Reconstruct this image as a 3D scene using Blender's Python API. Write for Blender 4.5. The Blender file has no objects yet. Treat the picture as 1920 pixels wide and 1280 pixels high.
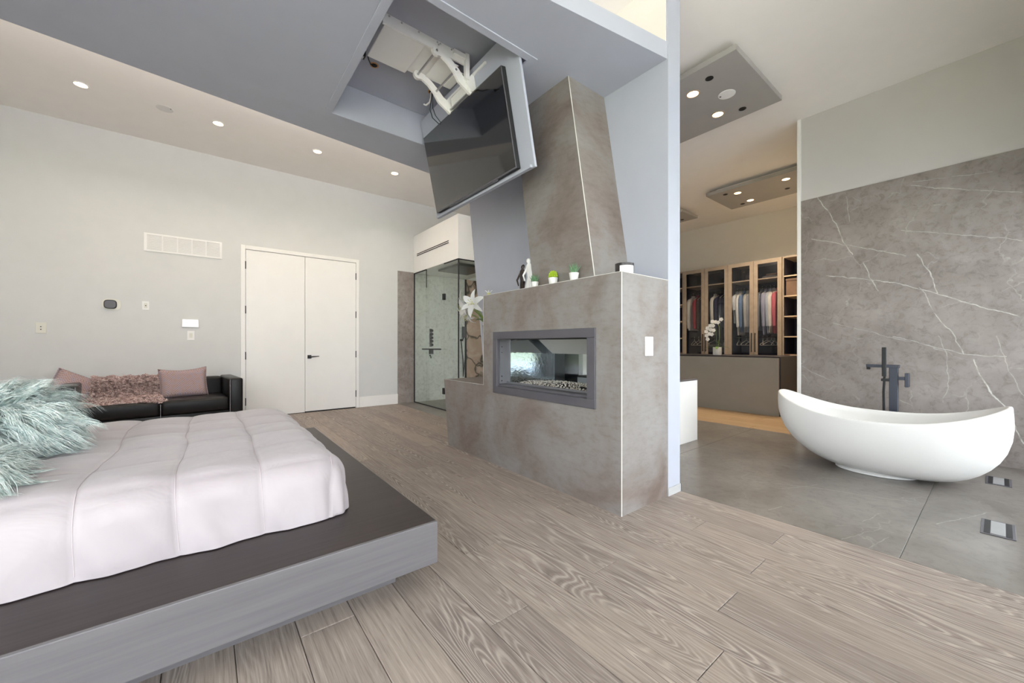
import bpy, bmesh, math, random
import numpy as np
from mathutils import Vector, Matrix, noise as mnoise
random.seed(7)
RNG = np.random.default_rng(7)
scene = bpy.context.scene
COL = scene.collection

# ------------------------------------------------------------------ camera
YAW = math.radians(38.39)
cam_data = bpy.data.cameras.new('camera')
cam_data.sensor_width = 36.0
cam_data.lens = 36.0 * 725.344 / 1920.0
cam_data.shift_y = 5.777 / 1920.0
cam_data.clip_start = 0.02
cam_data.clip_end = 400
cam = bpy.data.objects.new('camera', cam_data)
COL.objects.link(cam)
cam.location = (0, 0, 1.06)
cam.rotation_euler = (math.radians(90), 0, -YAW)
scene.camera = cam

# ------------------------------------------------------------------ world / exposure
vs = scene.view_settings
vs.view_transform = 'Standard'
vs.look = 'None'
vs.exposure = 1.47
vs.gamma = 1.0
vs.use_curve_mapping = False
scene.cycles.max_bounces = 10
scene.cycles.diffuse_bounces = 7
scene.cycles.glossy_bounces = 4
scene.cycles.use_adaptive_sampling = True
scene.cycles.adaptive_threshold = 0.02
scene.cycles.transparent_max_bounces = 16
scene.cycles.sample_clamp_indirect = 6.0
scene.cycles.use_denoising = True
world = bpy.data.worlds.new('sky')
scene.world = world
world.use_nodes = True
bg = world.node_tree.nodes['Background']
bg.inputs['Color'].default_value = (0.915, 0.935, 1.0, 1)
bg.inputs['Strength'].default_value = 2.6
sun_data = bpy.data.lights.new('sun', 'SUN')
sun_data.energy = 16.0
sun_data.color = (1.0, 0.97, 0.95)
sun_data.angle = math.radians(0.6)
sun = bpy.data.objects.new('sun', sun_data)
COL.objects.link(sun)
sun.rotation_euler = Vector((-0.30, -0.42, -0.85)).to_track_quat('-Z', 'Y').to_euler()


def portal(name, loc, rot, sx, sy):
    l = bpy.data.lights.new(name, 'AREA')
    l.shape = 'RECTANGLE'
    l.size, l.size_y = sx, sy
    l.cycles.is_portal = True
    o = bpy.data.objects.new(name, l)
    COL.objects.link(o)
    o.location = loc
    o.rotation_euler = rot
    return o


# the glazed wall behind the camera (light enters towards +Y)
WY = -2.6          # bedroom window wall
VY = -0.35         # bathroom window wall
portal('window_daylight', (0.15, WY - 0.12, 1.6), (math.radians(90), 0, 0), 4.5, 3.1)
portal('window_daylight', (-2.33, -0.25, 1.55), (0, math.radians(-90), 0), 2.9, 3.1)
portal('window_daylight', (4.02, VY - 0.12, 1.2), (math.radians(90), 0, 0), 2.45, 2.35)

# ------------------------------------------------------------------ node helpers
MATS = {}


class NT:
    def __init__(self, name):
        self.m = bpy.data.materials.new(name)
        self.m.use_nodes = True
        self.t = self.m.node_tree
        self.b = self.t.nodes['Principled BSDF']
        self.out = self.t.nodes['Material Output']

    def n(self, typ, **kw):
        nd = self.t.nodes.new(typ)
        for k, v in kw.items():
            setattr(nd, k, v)
        return nd

    def l(self, a, b):
        self.t.links.new(a, b)

    def set(self, sock, v):
        if hasattr(v, 'is_output') or isinstance(v, bpy.types.NodeSocket):
            self.l(v, sock)
        else:
            sock.default_value = v

    def math(self, op, a, b=None, clamp=False):
        nd = self.n('ShaderNodeMath', operation=op, use_clamp=clamp)
        self.set(nd.inputs[0], a)
        if b is not None:
            self.set(nd.inputs[1], b)
        return nd.outputs[0]

    def vmath(self, op, a, b=None, scale=None):
        nd = self.n('ShaderNodeVectorMath', operation=op)
        self.set(nd.inputs[0], a)
        if b is not None:
            self.set(nd.inputs[1], b)
        if scale is not None:
            self.set(nd.inputs['Scale'], scale)
        return nd.outputs['Value'] if op in ('DOT_PRODUCT', 'LENGTH', 'DISTANCE') else nd.outputs[0]

    def pos(self):
        return self.n('ShaderNodeNewGeometry').outputs['Position']

    def noise(self, vec, scale=5, detail=4, rough=0.5, dist=0.0):
        nd = self.n('ShaderNodeTexNoise')
        self.l(vec, nd.inputs['Vector'])
        nd.inputs['Scale'].default_value = scale
        nd.inputs['Detail'].default_value = detail
        nd.inputs['Roughness'].default_value = rough
        nd.inputs['Distortion'].default_value = dist
        return nd.outputs['Fac']

    def ramp(self, fac, stops):
        nd = self.n('ShaderNodeValToRGB')
        r = nd.color_ramp
        while len(r.elements) > 1:
            r.elements.remove(r.elements[-1])
        r.elements[0].position = stops[0][0]
        r.elements[0].color = rgba(stops[0][1])
        for p, c in stops[1:]:
            e = r.elements.new(p)
            e.color = rgba(c)
        self.l(fac, nd.inputs[0])
        return nd.outputs[0]

    def mix(self, fac, a, b, typ='MIX'):
        nd = self.n('ShaderNodeMix', data_type='RGBA', blend_type=typ)
        self.set(nd.inputs[0], fac)
        self.set(nd.inputs[6], rgba(a) if isinstance(a, (tuple, list)) else a)
        self.set(nd.inputs[7], rgba(b) if isinstance(b, (tuple, list)) else b)
        return nd.outputs[2]

    def bump(self, h, strength=0.3, dist=0.01):
        nd = self.n('ShaderNodeBump')
        nd.inputs['Strength'].default_value = strength
        nd.inputs['Distance'].default_value = dist
        self.l(h, nd.inputs['Height'])
        self.l(nd.outputs[0], self.b.inputs['Normal'])

    def color(self, c):
        self.set(self.b.inputs['Base Color'], rgba(c) if isinstance(c, (tuple, list)) else c)

    def scaled(self, vec, s):
        return self.vmath('MULTIPLY', vec, s)


def rgba(c):
    return (c[0], c[1], c[2], 1.0) if len(c) == 3 else tuple(c)


def simple(name, col, rough=0.5, metal=0.0, var=0.06, nscale=6, bump=0.0, bscale=200, spec=None, coat=0.0):
    t = NT(name)
    p = t.pos()
    n = t.noise(p, nscale, 3)
    lo = tuple(max(0, x * (1 - var)) for x in col)
    hi = tuple(min(1, x * (1 + var)) for x in col)
    t.color(t.ramp(n, [(0.3, lo), (0.7, hi)]))
    t.b.inputs['Roughness'].default_value = rough
    t.b.inputs['Metallic'].default_value = metal
    if spec is not None:
        t.b.inputs['Specular IOR Level'].default_value = spec
    if coat:
        t.b.inputs['Coat Weight'].default_value = coat
        t.b.inputs['Coat Roughness'].default_value = 0.1
    if bump:
        t.bump(t.noise(p, bscale, 2), bump, 0.002)
    MATS[name] = t.m
    return t.m


def emission(name, col, strength):
    t = NT(name)
    t.b.inputs['Base Color'].default_value = rgba(col)
    t.b.inputs['Emission Color'].default_value = rgba(col)
    t.b.inputs['Emission Strength'].default_value = strength
    MATS[name] = t.m
    return t.m


def glass(name, tint, ior=1.5, rough=0.0, boost=1.0):
    t = NT(name)
    tr = t.n('ShaderNodeBsdfTransparent')
    tr.inputs[0].default_value = rgba(tint)
    gl = t.n('ShaderNodeBsdfGlossy')
    gl.inputs['Roughness'].default_value = rough
    lw = t.n('ShaderNodeLayerWeight')
    lw.inputs['Blend'].default_value = 0.5
    f5 = t.math('POWER', lw.outputs['Facing'], 5.0)
    fr = t.math('ADD', t.math('MULTIPLY', f5, 0.9), 0.035)
    mx = t.n('ShaderNodeMixShader')
    t.l(t.math('MULTIPLY', fr, boost, clamp=True), mx.inputs[0])
    t.l(tr.outputs[0], mx.inputs[1])
    t.l(gl.outputs[0], mx.inputs[2])
    t.l(mx.outputs[0], t.out.inputs[0])
    MATS[name] = t.m
    return t.m


# ------------------------------------------------------------------ materials
simple('paint_wall', (0.66, 0.665, 0.66), 0.6, var=0.015, bump=0.04)
simple('paint_grey', (0.615, 0.590, 0.580), 0.6, var=0.01)
simple('speaker_grille', (0.72, 0.715, 0.70), 0.5, var=0.02)
simple('paint_ceiling', (0.92, 0.885, 0.85), 0.7, var=0.01)
simple('paint_blue', (0.425, 0.445, 0.515), 0.55, var=0.015, bump=0.04)
simple('paint_white', (0.88, 0.87, 0.85), 0.4, var=0.01)
simple('paint_cream', (0.76, 0.73, 0.67), 0.6, var=0.01)
simple('white_metal', (0.84, 0.83, 0.80), 0.32, var=0.02, coat=0.2)
simple('steel', (0.55, 0.55, 0.56), 0.3, 1.0)
simple('black_metal', (0.018, 0.018, 0.02), 0.38, 0.4)
simple('matte_black', (0.012, 0.012, 0.014), 0.6)
simple('dark_blue_metal', (0.05, 0.055, 0.075), 0.32, 0.5)
simple('frame_grey', (0.115, 0.11, 0.125), 0.45, 0.2)
simple('frame_light', (0.22, 0.215, 0.23), 0.4, 0.3)
simple('trim_edge', (0.72, 0.70, 0.66), 0.4)
simple('plastic_white', (0.86, 0.855, 0.84), 0.35, var=0.01)
simple('plastic_cream', (0.74, 0.73, 0.66), 0.4, var=0.01)
simple('grey_panel', (0.40, 0.385, 0.37), 0.5, var=0.02)
simple('tub_white', (0.80, 0.795, 0.78), 0.38, var=0.008)
simple('island_grey', (0.30, 0.285, 0.26), 0.5, var=0.03)
simple('island_dark', (0.02, 0.018, 0.026), 0.35)
simple('closet_wood', (0.30, 0.245, 0.20), 0.5, var=0.1, nscale=14)
simple('closet_shelf_edge', (0.50, 0.39, 0.28), 0.5)
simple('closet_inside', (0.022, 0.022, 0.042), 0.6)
simple('box_brown', (0.14, 0.085, 0.06), 0.7, var=0.2)
simple('ceramic_white', (0.82, 0.81, 0.79), 0.25, var=0.01)
simple('leather_black', (0.009, 0.0078, 0.0078), 0.36, var=0.1, bump=0.12, bscale=260, spec=0.3)
simple('piping_grey', (0.20, 0.19, 0.21), 0.4)
simple('sculpture_dark', (0.03, 0.018, 0.014), 0.25, var=0.3)
simple('sculpture_white', (0.80, 0.79, 0.77), 0.3)
simple('petal', (0.95, 0.945, 0.93), 0.5, var=0.02)
simple('bud', (0.62, 0.60, 0.22), 0.5, var=0.2, nscale=40)
simple('leaf', (0.10, 0.20, 0.045), 0.45, var=0.3, nscale=30)
simple('stem', (0.20, 0.28, 0.07), 0.5, var=0.2, nscale=30)
simple('succulent', (0.12, 0.24, 0.12), 0.5, var=0.3, nscale=80)
simple('succulent_lime', (0.33, 0.46, 0.02), 0.45, var=0.2, nscale=80)
simple('candle_wax', (0.82, 0.80, 0.74), 0.5)
simple('vase_dark', (0.03, 0.025, 0.025), 0.3)
simple('wood_raw', (0.55, 0.28, 0.10), 0.6, var=0.2)
simple('cable_black', (0.012, 0.012, 0.012), 0.5)
simple('grass', (0.205, 0.218, 0.125), 0.9, var=0.3, nscale=3)
simple('patio', (0.62, 0.60, 0.60), 0.8, var=0.06)
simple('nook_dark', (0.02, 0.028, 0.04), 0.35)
simple('vein_black', (0.02, 0.02, 0.02), 0.5)
simple('rain_panel', (0.10, 0.10, 0.095), 0.3, 0.8, bump=0.6, bscale=60)
simple('register_plate', (0.36, 0.365, 0.37), 0.4, 0.3)
simple('baseboard_grey', (0.46, 0.46, 0.46), 0.5)
simple('joint_dark', (0.22, 0.18, 0.15), 0.9)
simple('grout', (0.50, 0.48, 0.46), 0.9)
simple('vanity_top', (0.12, 0.11, 0.11), 0.3)
simple('bag_dark', (0.05, 0.045, 0.05), 0.5, var=0.3)
simple('hanger', (0.55, 0.50, 0.42), 0.4)
glass('glass_clear', (0.955, 0.975, 0.965))
glass('glass_shower', (0.945, 0.975, 0.96), boost=1.0)
glass('glass_fire', (0.66, 0.71, 0.74), boost=1.0)
glass('glass_smoke', (0.86, 0.87, 0.90), boost=1.0)
emission('lamp_warm', (1.0, 0.78, 0.48), 3.0)
emission('screen_white', (0.90, 0.93, 1.0), 0.16)

t = NT('tv_screen')
t.color((0.006, 0.006, 0.007))
t.b.inputs['Roughness'].default_value = 0.06
t.b.inputs['Specular IOR Level'].default_value = 1.0
t.b.inputs['Coat Weight'].default_value = 1.0
t.b.inputs['Coat Roughness'].default_value = 0.04
t.color(t.mix(t.noise(t.pos(), 3), (0.006, 0.006, 0.007), (0.008, 0.008, 0.009)))
MATS['tv_screen'] = t.m


def wood_mat(name, light, dark, lime, along='Y', contrast=1.0, rough=0.5):
    t = NT(name)
    p = t.pos()
    rnd = t.n('ShaderNodeObjectInfo').outputs['Random']
    off = t.vmath('SCALE', (37.1, 91.7, 13.3), scale=rnd)
    # the piece's own random shift keeps every board's grain its own
    q = t.vmath('ADD', p, off)
    sc = (1, 0.11, 1) if along == 'Y' else (0.11, 1, 1)
    s = t.scaled(q, sc)
    base = t.noise(s, 4.5, 2, 0.5, 0.4)
    rings = t.math('FRACT', t.math('MULTIPLY', base, 52.0))
    tri = t.math('ABSOLUTE', t.math('SUBTRACT', rings, 0.5))
    line = t.math('MULTIPLY', t.math('SUBTRACT', tri, 0.27), 6.0, clamp=True)
    broken = t.noise(t.scaled(q, (1, 0.18, 1) if along == 'Y' else (0.18, 1, 1)), 60, 3, 0.7)
    fig = t.noise(t.scaled(q, (1, 0.35, 1) if along == 'Y' else (0.35, 1, 1)), 3.2, 2)
    figm = t.math('MULTIPLY', t.math('SUBTRACT', fig, 0.44), 7.0, clamp=True)
    linem = t.math('MULTIPLY', t.math('MULTIPLY', line, figm), t.math('MULTIPLY', broken, 1.35), clamp=True)
    fib = t.noise(t.scaled(q, (120, 4, 1) if along == 'Y' else (4, 120, 1)), 1.0, 3, 0.7)
    big = t.noise(s, 2.0, 3)
    tone = t.math('ADD', t.math('MULTIPLY', rnd, 0.55), t.math('MULTIPLY', big, 0.5))
    c = t.mix(t.math('MULTIPLY', t.math('SUBTRACT', tone, 0.18), 1.3, clamp=True), light, dark)
    c = t.mix(t.math('MULTIPLY', figm, 0.45 * contrast), c, dark)
    fibm = t.math('MULTIPLY', t.math('SUBTRACT', fib, 0.52), 3.4 * contrast, clamp=True)
    c = t.mix(fibm, c, tuple(x * 0.60 for x in dark))
    fibl = t.math('MULTIPLY', t.math('SUBTRACT', 0.48, fib), 2.6 * contrast, clamp=True)
    c = t.mix(fibl, c, lime)
    c = t.mix(t.math('MULTIPLY', linem, 0.80 * contrast), c, lime)
    edge = t.math('MULTIPLY', t.math('SUBTRACT', 0.20, tri), 5.0, clamp=True)
    edge = t.math('MULTIPLY', t.math('MULTIPLY', edge, figm), t.math('MULTIPLY', broken, 0.9), clamp=True)
    c = t.mix(t.math('MULTIPLY', edge, 0.75 * contrast), c, tuple(x * 0.52 for x in dark))
    t.color(c)
    t.b.inputs['Roughness'].default_value = rough
    t.b.inputs['Specular IOR Level'].default_value = 0.35
    t.bump(t.math('ADD', fib, t.math('MULTIPLY', linem, 0.6)), 0.12, 0.002)
    MATS[name] = t.m


wood_mat('oak_floor', (0.365, 0.303, 0.258), (0.205, 0.168, 0.152), (0.52, 0.45, 0.395))
wood_mat('oak_closet_floor', (0.40, 0.28, 0.165), (0.32, 0.215, 0.125), (0.46, 0.34, 0.22), contrast=0.5)


def concrete_mat(name):
    t = NT(name)
    p = t.pos()
    a = t.noise(p, 1.7, 7, 0.62, 0.5)
    b = t.noise(t.scaled(p, (1, 1, 2.6)), 11, 7, 0.7)
    c = t.ramp(a, [(0.32, (0.158, 0.120, 0.100)), (0.43, (0.205, 0.171, 0.153)), (0.54, (0.242, 0.220, 0.208)), (0.70, (0.282, 0.268, 0.264))])
    r = t.ramp(b, [(0.3, (0.76, 0.70, 0.66)), (0.5, (1, 1, 1)), (0.72, (1.12, 1.1, 1.08))])
    c = t.mix(0.6, c, r, 'MULTIPLY')
    d = t.noise(p, 45, 3, 0.7)
    pits = t.math('MULTIPLY', t.math('SUBTRACT', 0.34, d), 9, clamp=True)
    c = t.mix(t.math('MULTIPLY', pits, 0.35), c, (0.12, 0.10, 0.09))
    t.color(c)
    t.l(t.ramp(a, [(0.3, (0.36,) * 3), (0.7, (0.52,) * 3)]), t.b.inputs['Roughness'])
    t.bump(b, 0.06, 0.004)
    MATS[name] = t.m


concrete_mat('concrete_slab')

# vein lines of the stone slab behind the tub (wall coordinates y, z) and of the stone floor (x, y)
WV = [[(1.28, 2.73), (1.12, 2.38), (1.04, 2.14), (0.98, 2.02)], [(0.89, 1.92), (0.84, 1.76), (0.78, 1.61)], [(1.34, 2.27), (1.04, 2.14), (0.58, 1.94)], [(1.04, 2.7), (1.0, 2.38)], [(1.21, 1.83), (0.8, 1.72), (0.61, 1.66), (0.37, 1.54), (0.19, 1.44), (-0.1, 1.3)], [(0.5, 1.94), (0.43, 1.76), (0.37, 1.55)], [(0.48, 1.62), (0.42, 1.45), (0.35, 1.28), (0.28, 1.18), (0.21, 0.98)], [(0.61, 2.19), (0.35, 2.12), (-0.12, 1.94)], [(0.54, 2.62), (0.21, 2.48), (-0.12, 2.35)], [(0.52, 2.65), (0.05, 2.58)], [(1.15, 1.3), (0.83, 1.19), (0.55, 1.08)], [(0.67, 1.14), (0.4, 1.04), (0.21, 0.98), (-0.03, 0.95)], [(1.43, 1.25), (1.14, 1.1)], [(1.43, 0.8), (1.15, 0.65)], [(0.15, 0.93), (0.11, 0.77), (0.04, 0.62), (-0.03, 0.53)], [(-0.06, 0.43), (-0.12, 0.22)], [(0.36, 1.14), (0.31, 0.97), (0.3, 0.71), (0.33, 0.52)], [(0.02, 1.13), (-0.05, 0.82), (-0.12, 0.62)], [(0.62, 0.51), (0.54, 0.47)]]
WW = [1.0, .9, .8, .6, 1.0, 1.0, .8, .6, .6, .45, .5, .7, .6, .5, 1.2, 1.0, .5, .5, .5]
FV = [[(3.31, 1.23), (3.53, 0.88), (3.63, 0.6), (3.77, 0.31)], [(2.83, 0.93), (2.96, 0.89)], [(2.72, 0.42), (2.95, 0.38)], [(3.08, 0.51), (3.31, 0.47)], [(3.3, 1.01), (3.63, 0.86)], [(3.39, 0.23), (3.92, 0.02)], [(2.72, 0.53), (3.07, 0.42)]]
FW = [.6, .6, .5, .5, .5, .5, .4]


def stone_mat(name, lo, hi, lines, weights, plane, vein=(0.66, 0.64, 0.61), rough=0.42, faint=0.22, spec=0.5):
    t = NT(name)
    p = t.pos()
    a = t.noise(p, 2.6, 7, 0.62, 0.4)
    b = t.noise(p, 17, 6, 0.7, 0.6)
    c = t.ramp(a, [(0.3, lo), (0.7, hi)])
    mott = t.ramp(b, [(0.34, (0.60, 0.58, 0.57)), (0.5, (1, 1, 1)), (0.72, (1.10, 1.09, 1.08))])
    c = t.mix(0.6, c, mott, 'MULTIPLY')
    wn = t.n('ShaderNodeTexNoise')
    t.l(p, wn.inputs['Vector'])
    wn.inputs['Scale'].default_value = 9
    wn.inputs['Detail'].default_value = 4
    warp = t.vmath('SCALE', t.vmath('SUBTRACT', wn.outputs['Color'], (0.5, 0.5, 0.5)), scale=0.05)
    q = t.vmath('ADD', p, warp)
    sep = t.n('ShaderNodeSeparateXYZ')
    t.l(q, sep.inputs[0])
    cmb = t.n('ShaderNodeCombineXYZ')
    ax = {'YZ': (1, 2), 'XY': (0, 1), 'XZ': (0, 2)}[plane]
    t.l(sep.outputs[ax[0]], cmb.inputs[0])
    t.l(sep.outputs[ax[1]], cmb.inputs[1])
    w2 = cmb.outputs[0]
    acc = None
    for ln, wt in zip(lines, weights):
        for (x0, y0), (x1, y1) in zip(ln[:-1], ln[1:]):
            ba = (x1 - x0, y1 - y0, 0)
            dd = ba[0] ** 2 + ba[1] ** 2
            pa = t.vmath('SUBTRACT', w2, (x0, y0, 0))
            h = t.math('DIVIDE', t.vmath('DOT_PRODUCT', pa, ba), dd, clamp=True)
            dist = t.vmath('DISTANCE', pa, t.vmath('SCALE', ba, scale=h))
            m = t.math('MULTIPLY', t.math('SUBTRACT', 1.0, t.math('DIVIDE', dist, 0.0062 * wt ** 0.5), clamp=True), wt)
            acc = m if acc is None else t.math('MAXIMUM', acc, m)
    # faint cracks all over
    vo = t.n('ShaderNodeTexVoronoi', feature='DISTANCE_TO_EDGE')
    t.l(t.vmath('ADD', p, t.vmath('SCALE', warp, scale=3.0)), vo.inputs['Vector'])
    vo.inputs['Scale'].default_value = 2.1
    fm = t.math('MULTIPLY', t.math('SUBTRACT', 1.0, t.math('DIVIDE', vo.outputs['Distance'], 0.012), clamp=True), faint)
    fm = t.math('MULTIPLY', fm, t.math('MULTIPLY', t.math('SUBTRACT', t.noise(p, 3.3, 2), 0.45), 5, clamp=True))
    if acc is not None:
        acc = t.math('MULTIPLY', acc, t.math('MULTIPLY', t.math('SUBTRACT', t.noise(p, 14, 3), 0.25), 3, clamp=True))
        fm = t.math('MAXIMUM', fm, acc)
    c = t.mix(fm, c, vein)
    t.color(c)
    t.b.inputs['Roughness'].default_value = rough
    t.b.inputs['Specular IOR Level'].default_value = spec
    t.bump(b, 0.05, 0.003)
    MATS[name] = t.m


stone_mat('stone_wall', (0.212, 0.180, 0.166), (0.335, 0.298, 0.283), WV, WW, 'YZ', faint=0.35)
stone_mat('stone_floor', (0.14, 0.124, 0.110), (0.225, 0.206, 0.188), FV, FW, 'XY', rough=0.30, vein=(0.50, 0.48, 0.45))
stone_mat('stone_shower', (0.58, 0.58, 0.56), (0.70, 0.70, 0.68), [], [], 'XZ', faint=0.35)

t = NT('pink_marble')
p = t.pos()
a = t.noise(p, 3.0, 5, 0.6, 1.0)
c = t.ramp(a, [(0.32, (0.46, 0.36, 0.25)), (0.5, (0.52, 0.36, 0.30)), (0.7, (0.62, 0.50, 0.44))])
vo = t.n('ShaderNodeTexVoronoi', feature='DISTANCE_TO_EDGE')
wn = t.n('ShaderNodeTexNoise')
t.l(p, wn.inputs['Vector'])
wn.inputs['Scale'].default_value = 4
t.l(t.vmath('ADD', p, t.vmath('SCALE', wn.outputs['Color'], scale=0.35)), vo.inputs['Vector'])
vo.inputs['Scale'].default_value = 1.9
vm = t.math('SUBTRACT', 1.0, t.math('DIVIDE', vo.outputs['Distance'], t.math('MULTIPLY', t.math('POWER', t.noise(p, 5, 4), 2.0), 0.30)), clamp=True)
t.color(t.mix(vm, c, (0.035, 0.04, 0.035)))
t.b.inputs['Roughness'].default_value = 0.25
MATS['pink_marble'] = t.m

t = NT('polished_enamel')
p = t.pos()
nn = t.noise(p, 26, 3, 0.6, 0.4)
t.color(t.mix(nn, (0.40, 0.43, 0.45), (0.46, 0.49, 0.51)))
t.b.inputs['Metallic'].default_value = 1.0
t.b.inputs['Roughness'].default_value = 0.07
t.bump(nn, 0.10, 0.006)
MATS['polished_enamel'] = t.m

# dark stained platform: near-black brown wood with fine grain
t = NT('platform_wood')
p = t.pos()
g = t.noise(t.scaled(p, (2, 60, 60)), 1.0, 4, 0.6)
t.color(t.ramp(g, [(0.3, (0.024, 0.0165, 0.0165)), (0.7, (0.041, 0.030, 0.030))]))
t.b.inputs['Roughness'].default_value = 0.40
t.b.inputs['Specular IOR Level'].default_value = 0.35
t.bump(g, 0.05, 0.002)
MATS['platform_wood'] = t.m
t = NT('platform_side')
p = t.pos()
g = t.noise(t.scaled(p, (2, 60, 60)), 1.0, 4, 0.6)
t.color(t.ramp(g, [(0.3, (0.120, 0.114, 0.120)), (0.7, (0.150, 0.143, 0.149))]))
t.b.inputs['Roughness'].default_value = 0.42
MATS['platform_side'] = t.m

# satin comforter
t = NT('comforter_fabric')
p = t.pos()
t.color(t.ramp(t.noise(p, 3, 3), [(0.3, (0.415, 0.368, 0.388)), (0.7, (0.445, 0.40, 0.418))]))
t.b.inputs['Roughness'].default_value = 0.55
t.b.inputs['Sheen Weight'].default_value = 0.25
wr = t.noise(t.scaled(p, (1.0, 1.6, 1.0)), 7, 3, 0.55, 0.8)
t.bump(wr, 0.22, 0.02)
MATS['comforter_fabric'] = t.m
simple('seam_thread', (0.50, 0.44, 0.46), 0.7)

# woven cushions: tiny two-tone weave
t = NT('woven_fabric')
p = t.n('ShaderNodeTexCoord').outputs['Object']
chk = t.n('ShaderNodeTexChecker')
t.l(p, chk.inputs['Vector'])
chk.inputs['Scale'].default_value = 85
nn = t.noise(p, 30, 3)
base = t.ramp(nn, [(0.35, (0.30, 0.20, 0.17)), (0.5, (0.33, 0.22, 0.24)), (0.65, (0.26, 0.23, 0.30))])
wv = t.n('ShaderNodeTexWave', bands_direction='Z')
t.l(p, wv.inputs['Vector'])
wv.inputs['Scale'].default_value = 28
t.color(t.mix(t.math('MULTIPLY', chk.outputs['Fac'], 0.6), base, (0.52, 0.41, 0.37)))
t.b.inputs['Roughness'].default_value = 0.9
t.bump(t.math('ADD', chk.outputs['Fac'], wv.outputs['Fac']), 0.4, 0.003)
MATS['woven_fabric'] = t.m

t = NT('throw_yarn')
p = t.pos()
nn = t.noise(p, 38, 3, 0.75)
t.color(t.ramp(nn, [(0.34, (0.22, 0.14, 0.13)), (0.48, (0.40, 0.28, 0.26)), (0.60, (0.60, 0.48, 0.45))]))
t.b.inputs['Roughness'].default_value = 0.95
MATS['throw_yarn'] = t.m

t = NT('fur')
p = t.pos()
nn = t.noise(p, 45, 3, 0.7)
t.color(t.ramp(nn, [(0.36, (0.36, 0.47, 0.455)), (0.48, (0.56, 0.655, 0.635)), (0.58, (0.82, 0.86, 0.83))]))
t.b.inputs['Roughness'].default_value = 0.7
t.b.inputs['Sheen Weight'].default_value = 0.3
MATS['fur'] = t.m

t = NT('gravel_stone')
p = t.pos()
nn = t.noise(p, 70, 2, 0.6)
t.color(t.ramp(nn, [(0.38, (0.07, 0.055, 0.045)), (0.47, (0.42, 0.35, 0.27)), (0.56, (0.90, 0.87, 0.80))]))
t.b.inputs['Roughness'].default_value = 0.35
MATS['gravel_stone'] = t.m

t = NT('pool_water')
p = t.pos()
nn = t.noise(p, 4, 4, 0.6, 0.5)
t.color(t.ramp(nn, [(0.3, (0.03, 0.08, 0.15)), (0.7, (0.05, 0.13, 0.22))]))
t.b.inputs['Roughness'].default_value = 0.08
t.bump(nn, 0.5, 0.06)
MATS['pool_water'] = t.m


def cloth_mat(name, col):
    t = NT(name)
    p = t.pos()
    n = t.noise(t.scaled(p, (6, 6, 1.2)), 6, 3)
    t.color(t.ramp(n, [(0.3, tuple(x * 0.82 for x in col)), (0.7, tuple(min(1, x * 1.1) for x in col))]))
    t.b.inputs['Roughness'].default_value = 0.85
    t.bump(n, 0.5, 0.02)
    MATS[name] = t.m


# ------------------------------------------------------------------ mesh helpers
OFF = {}


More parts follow.
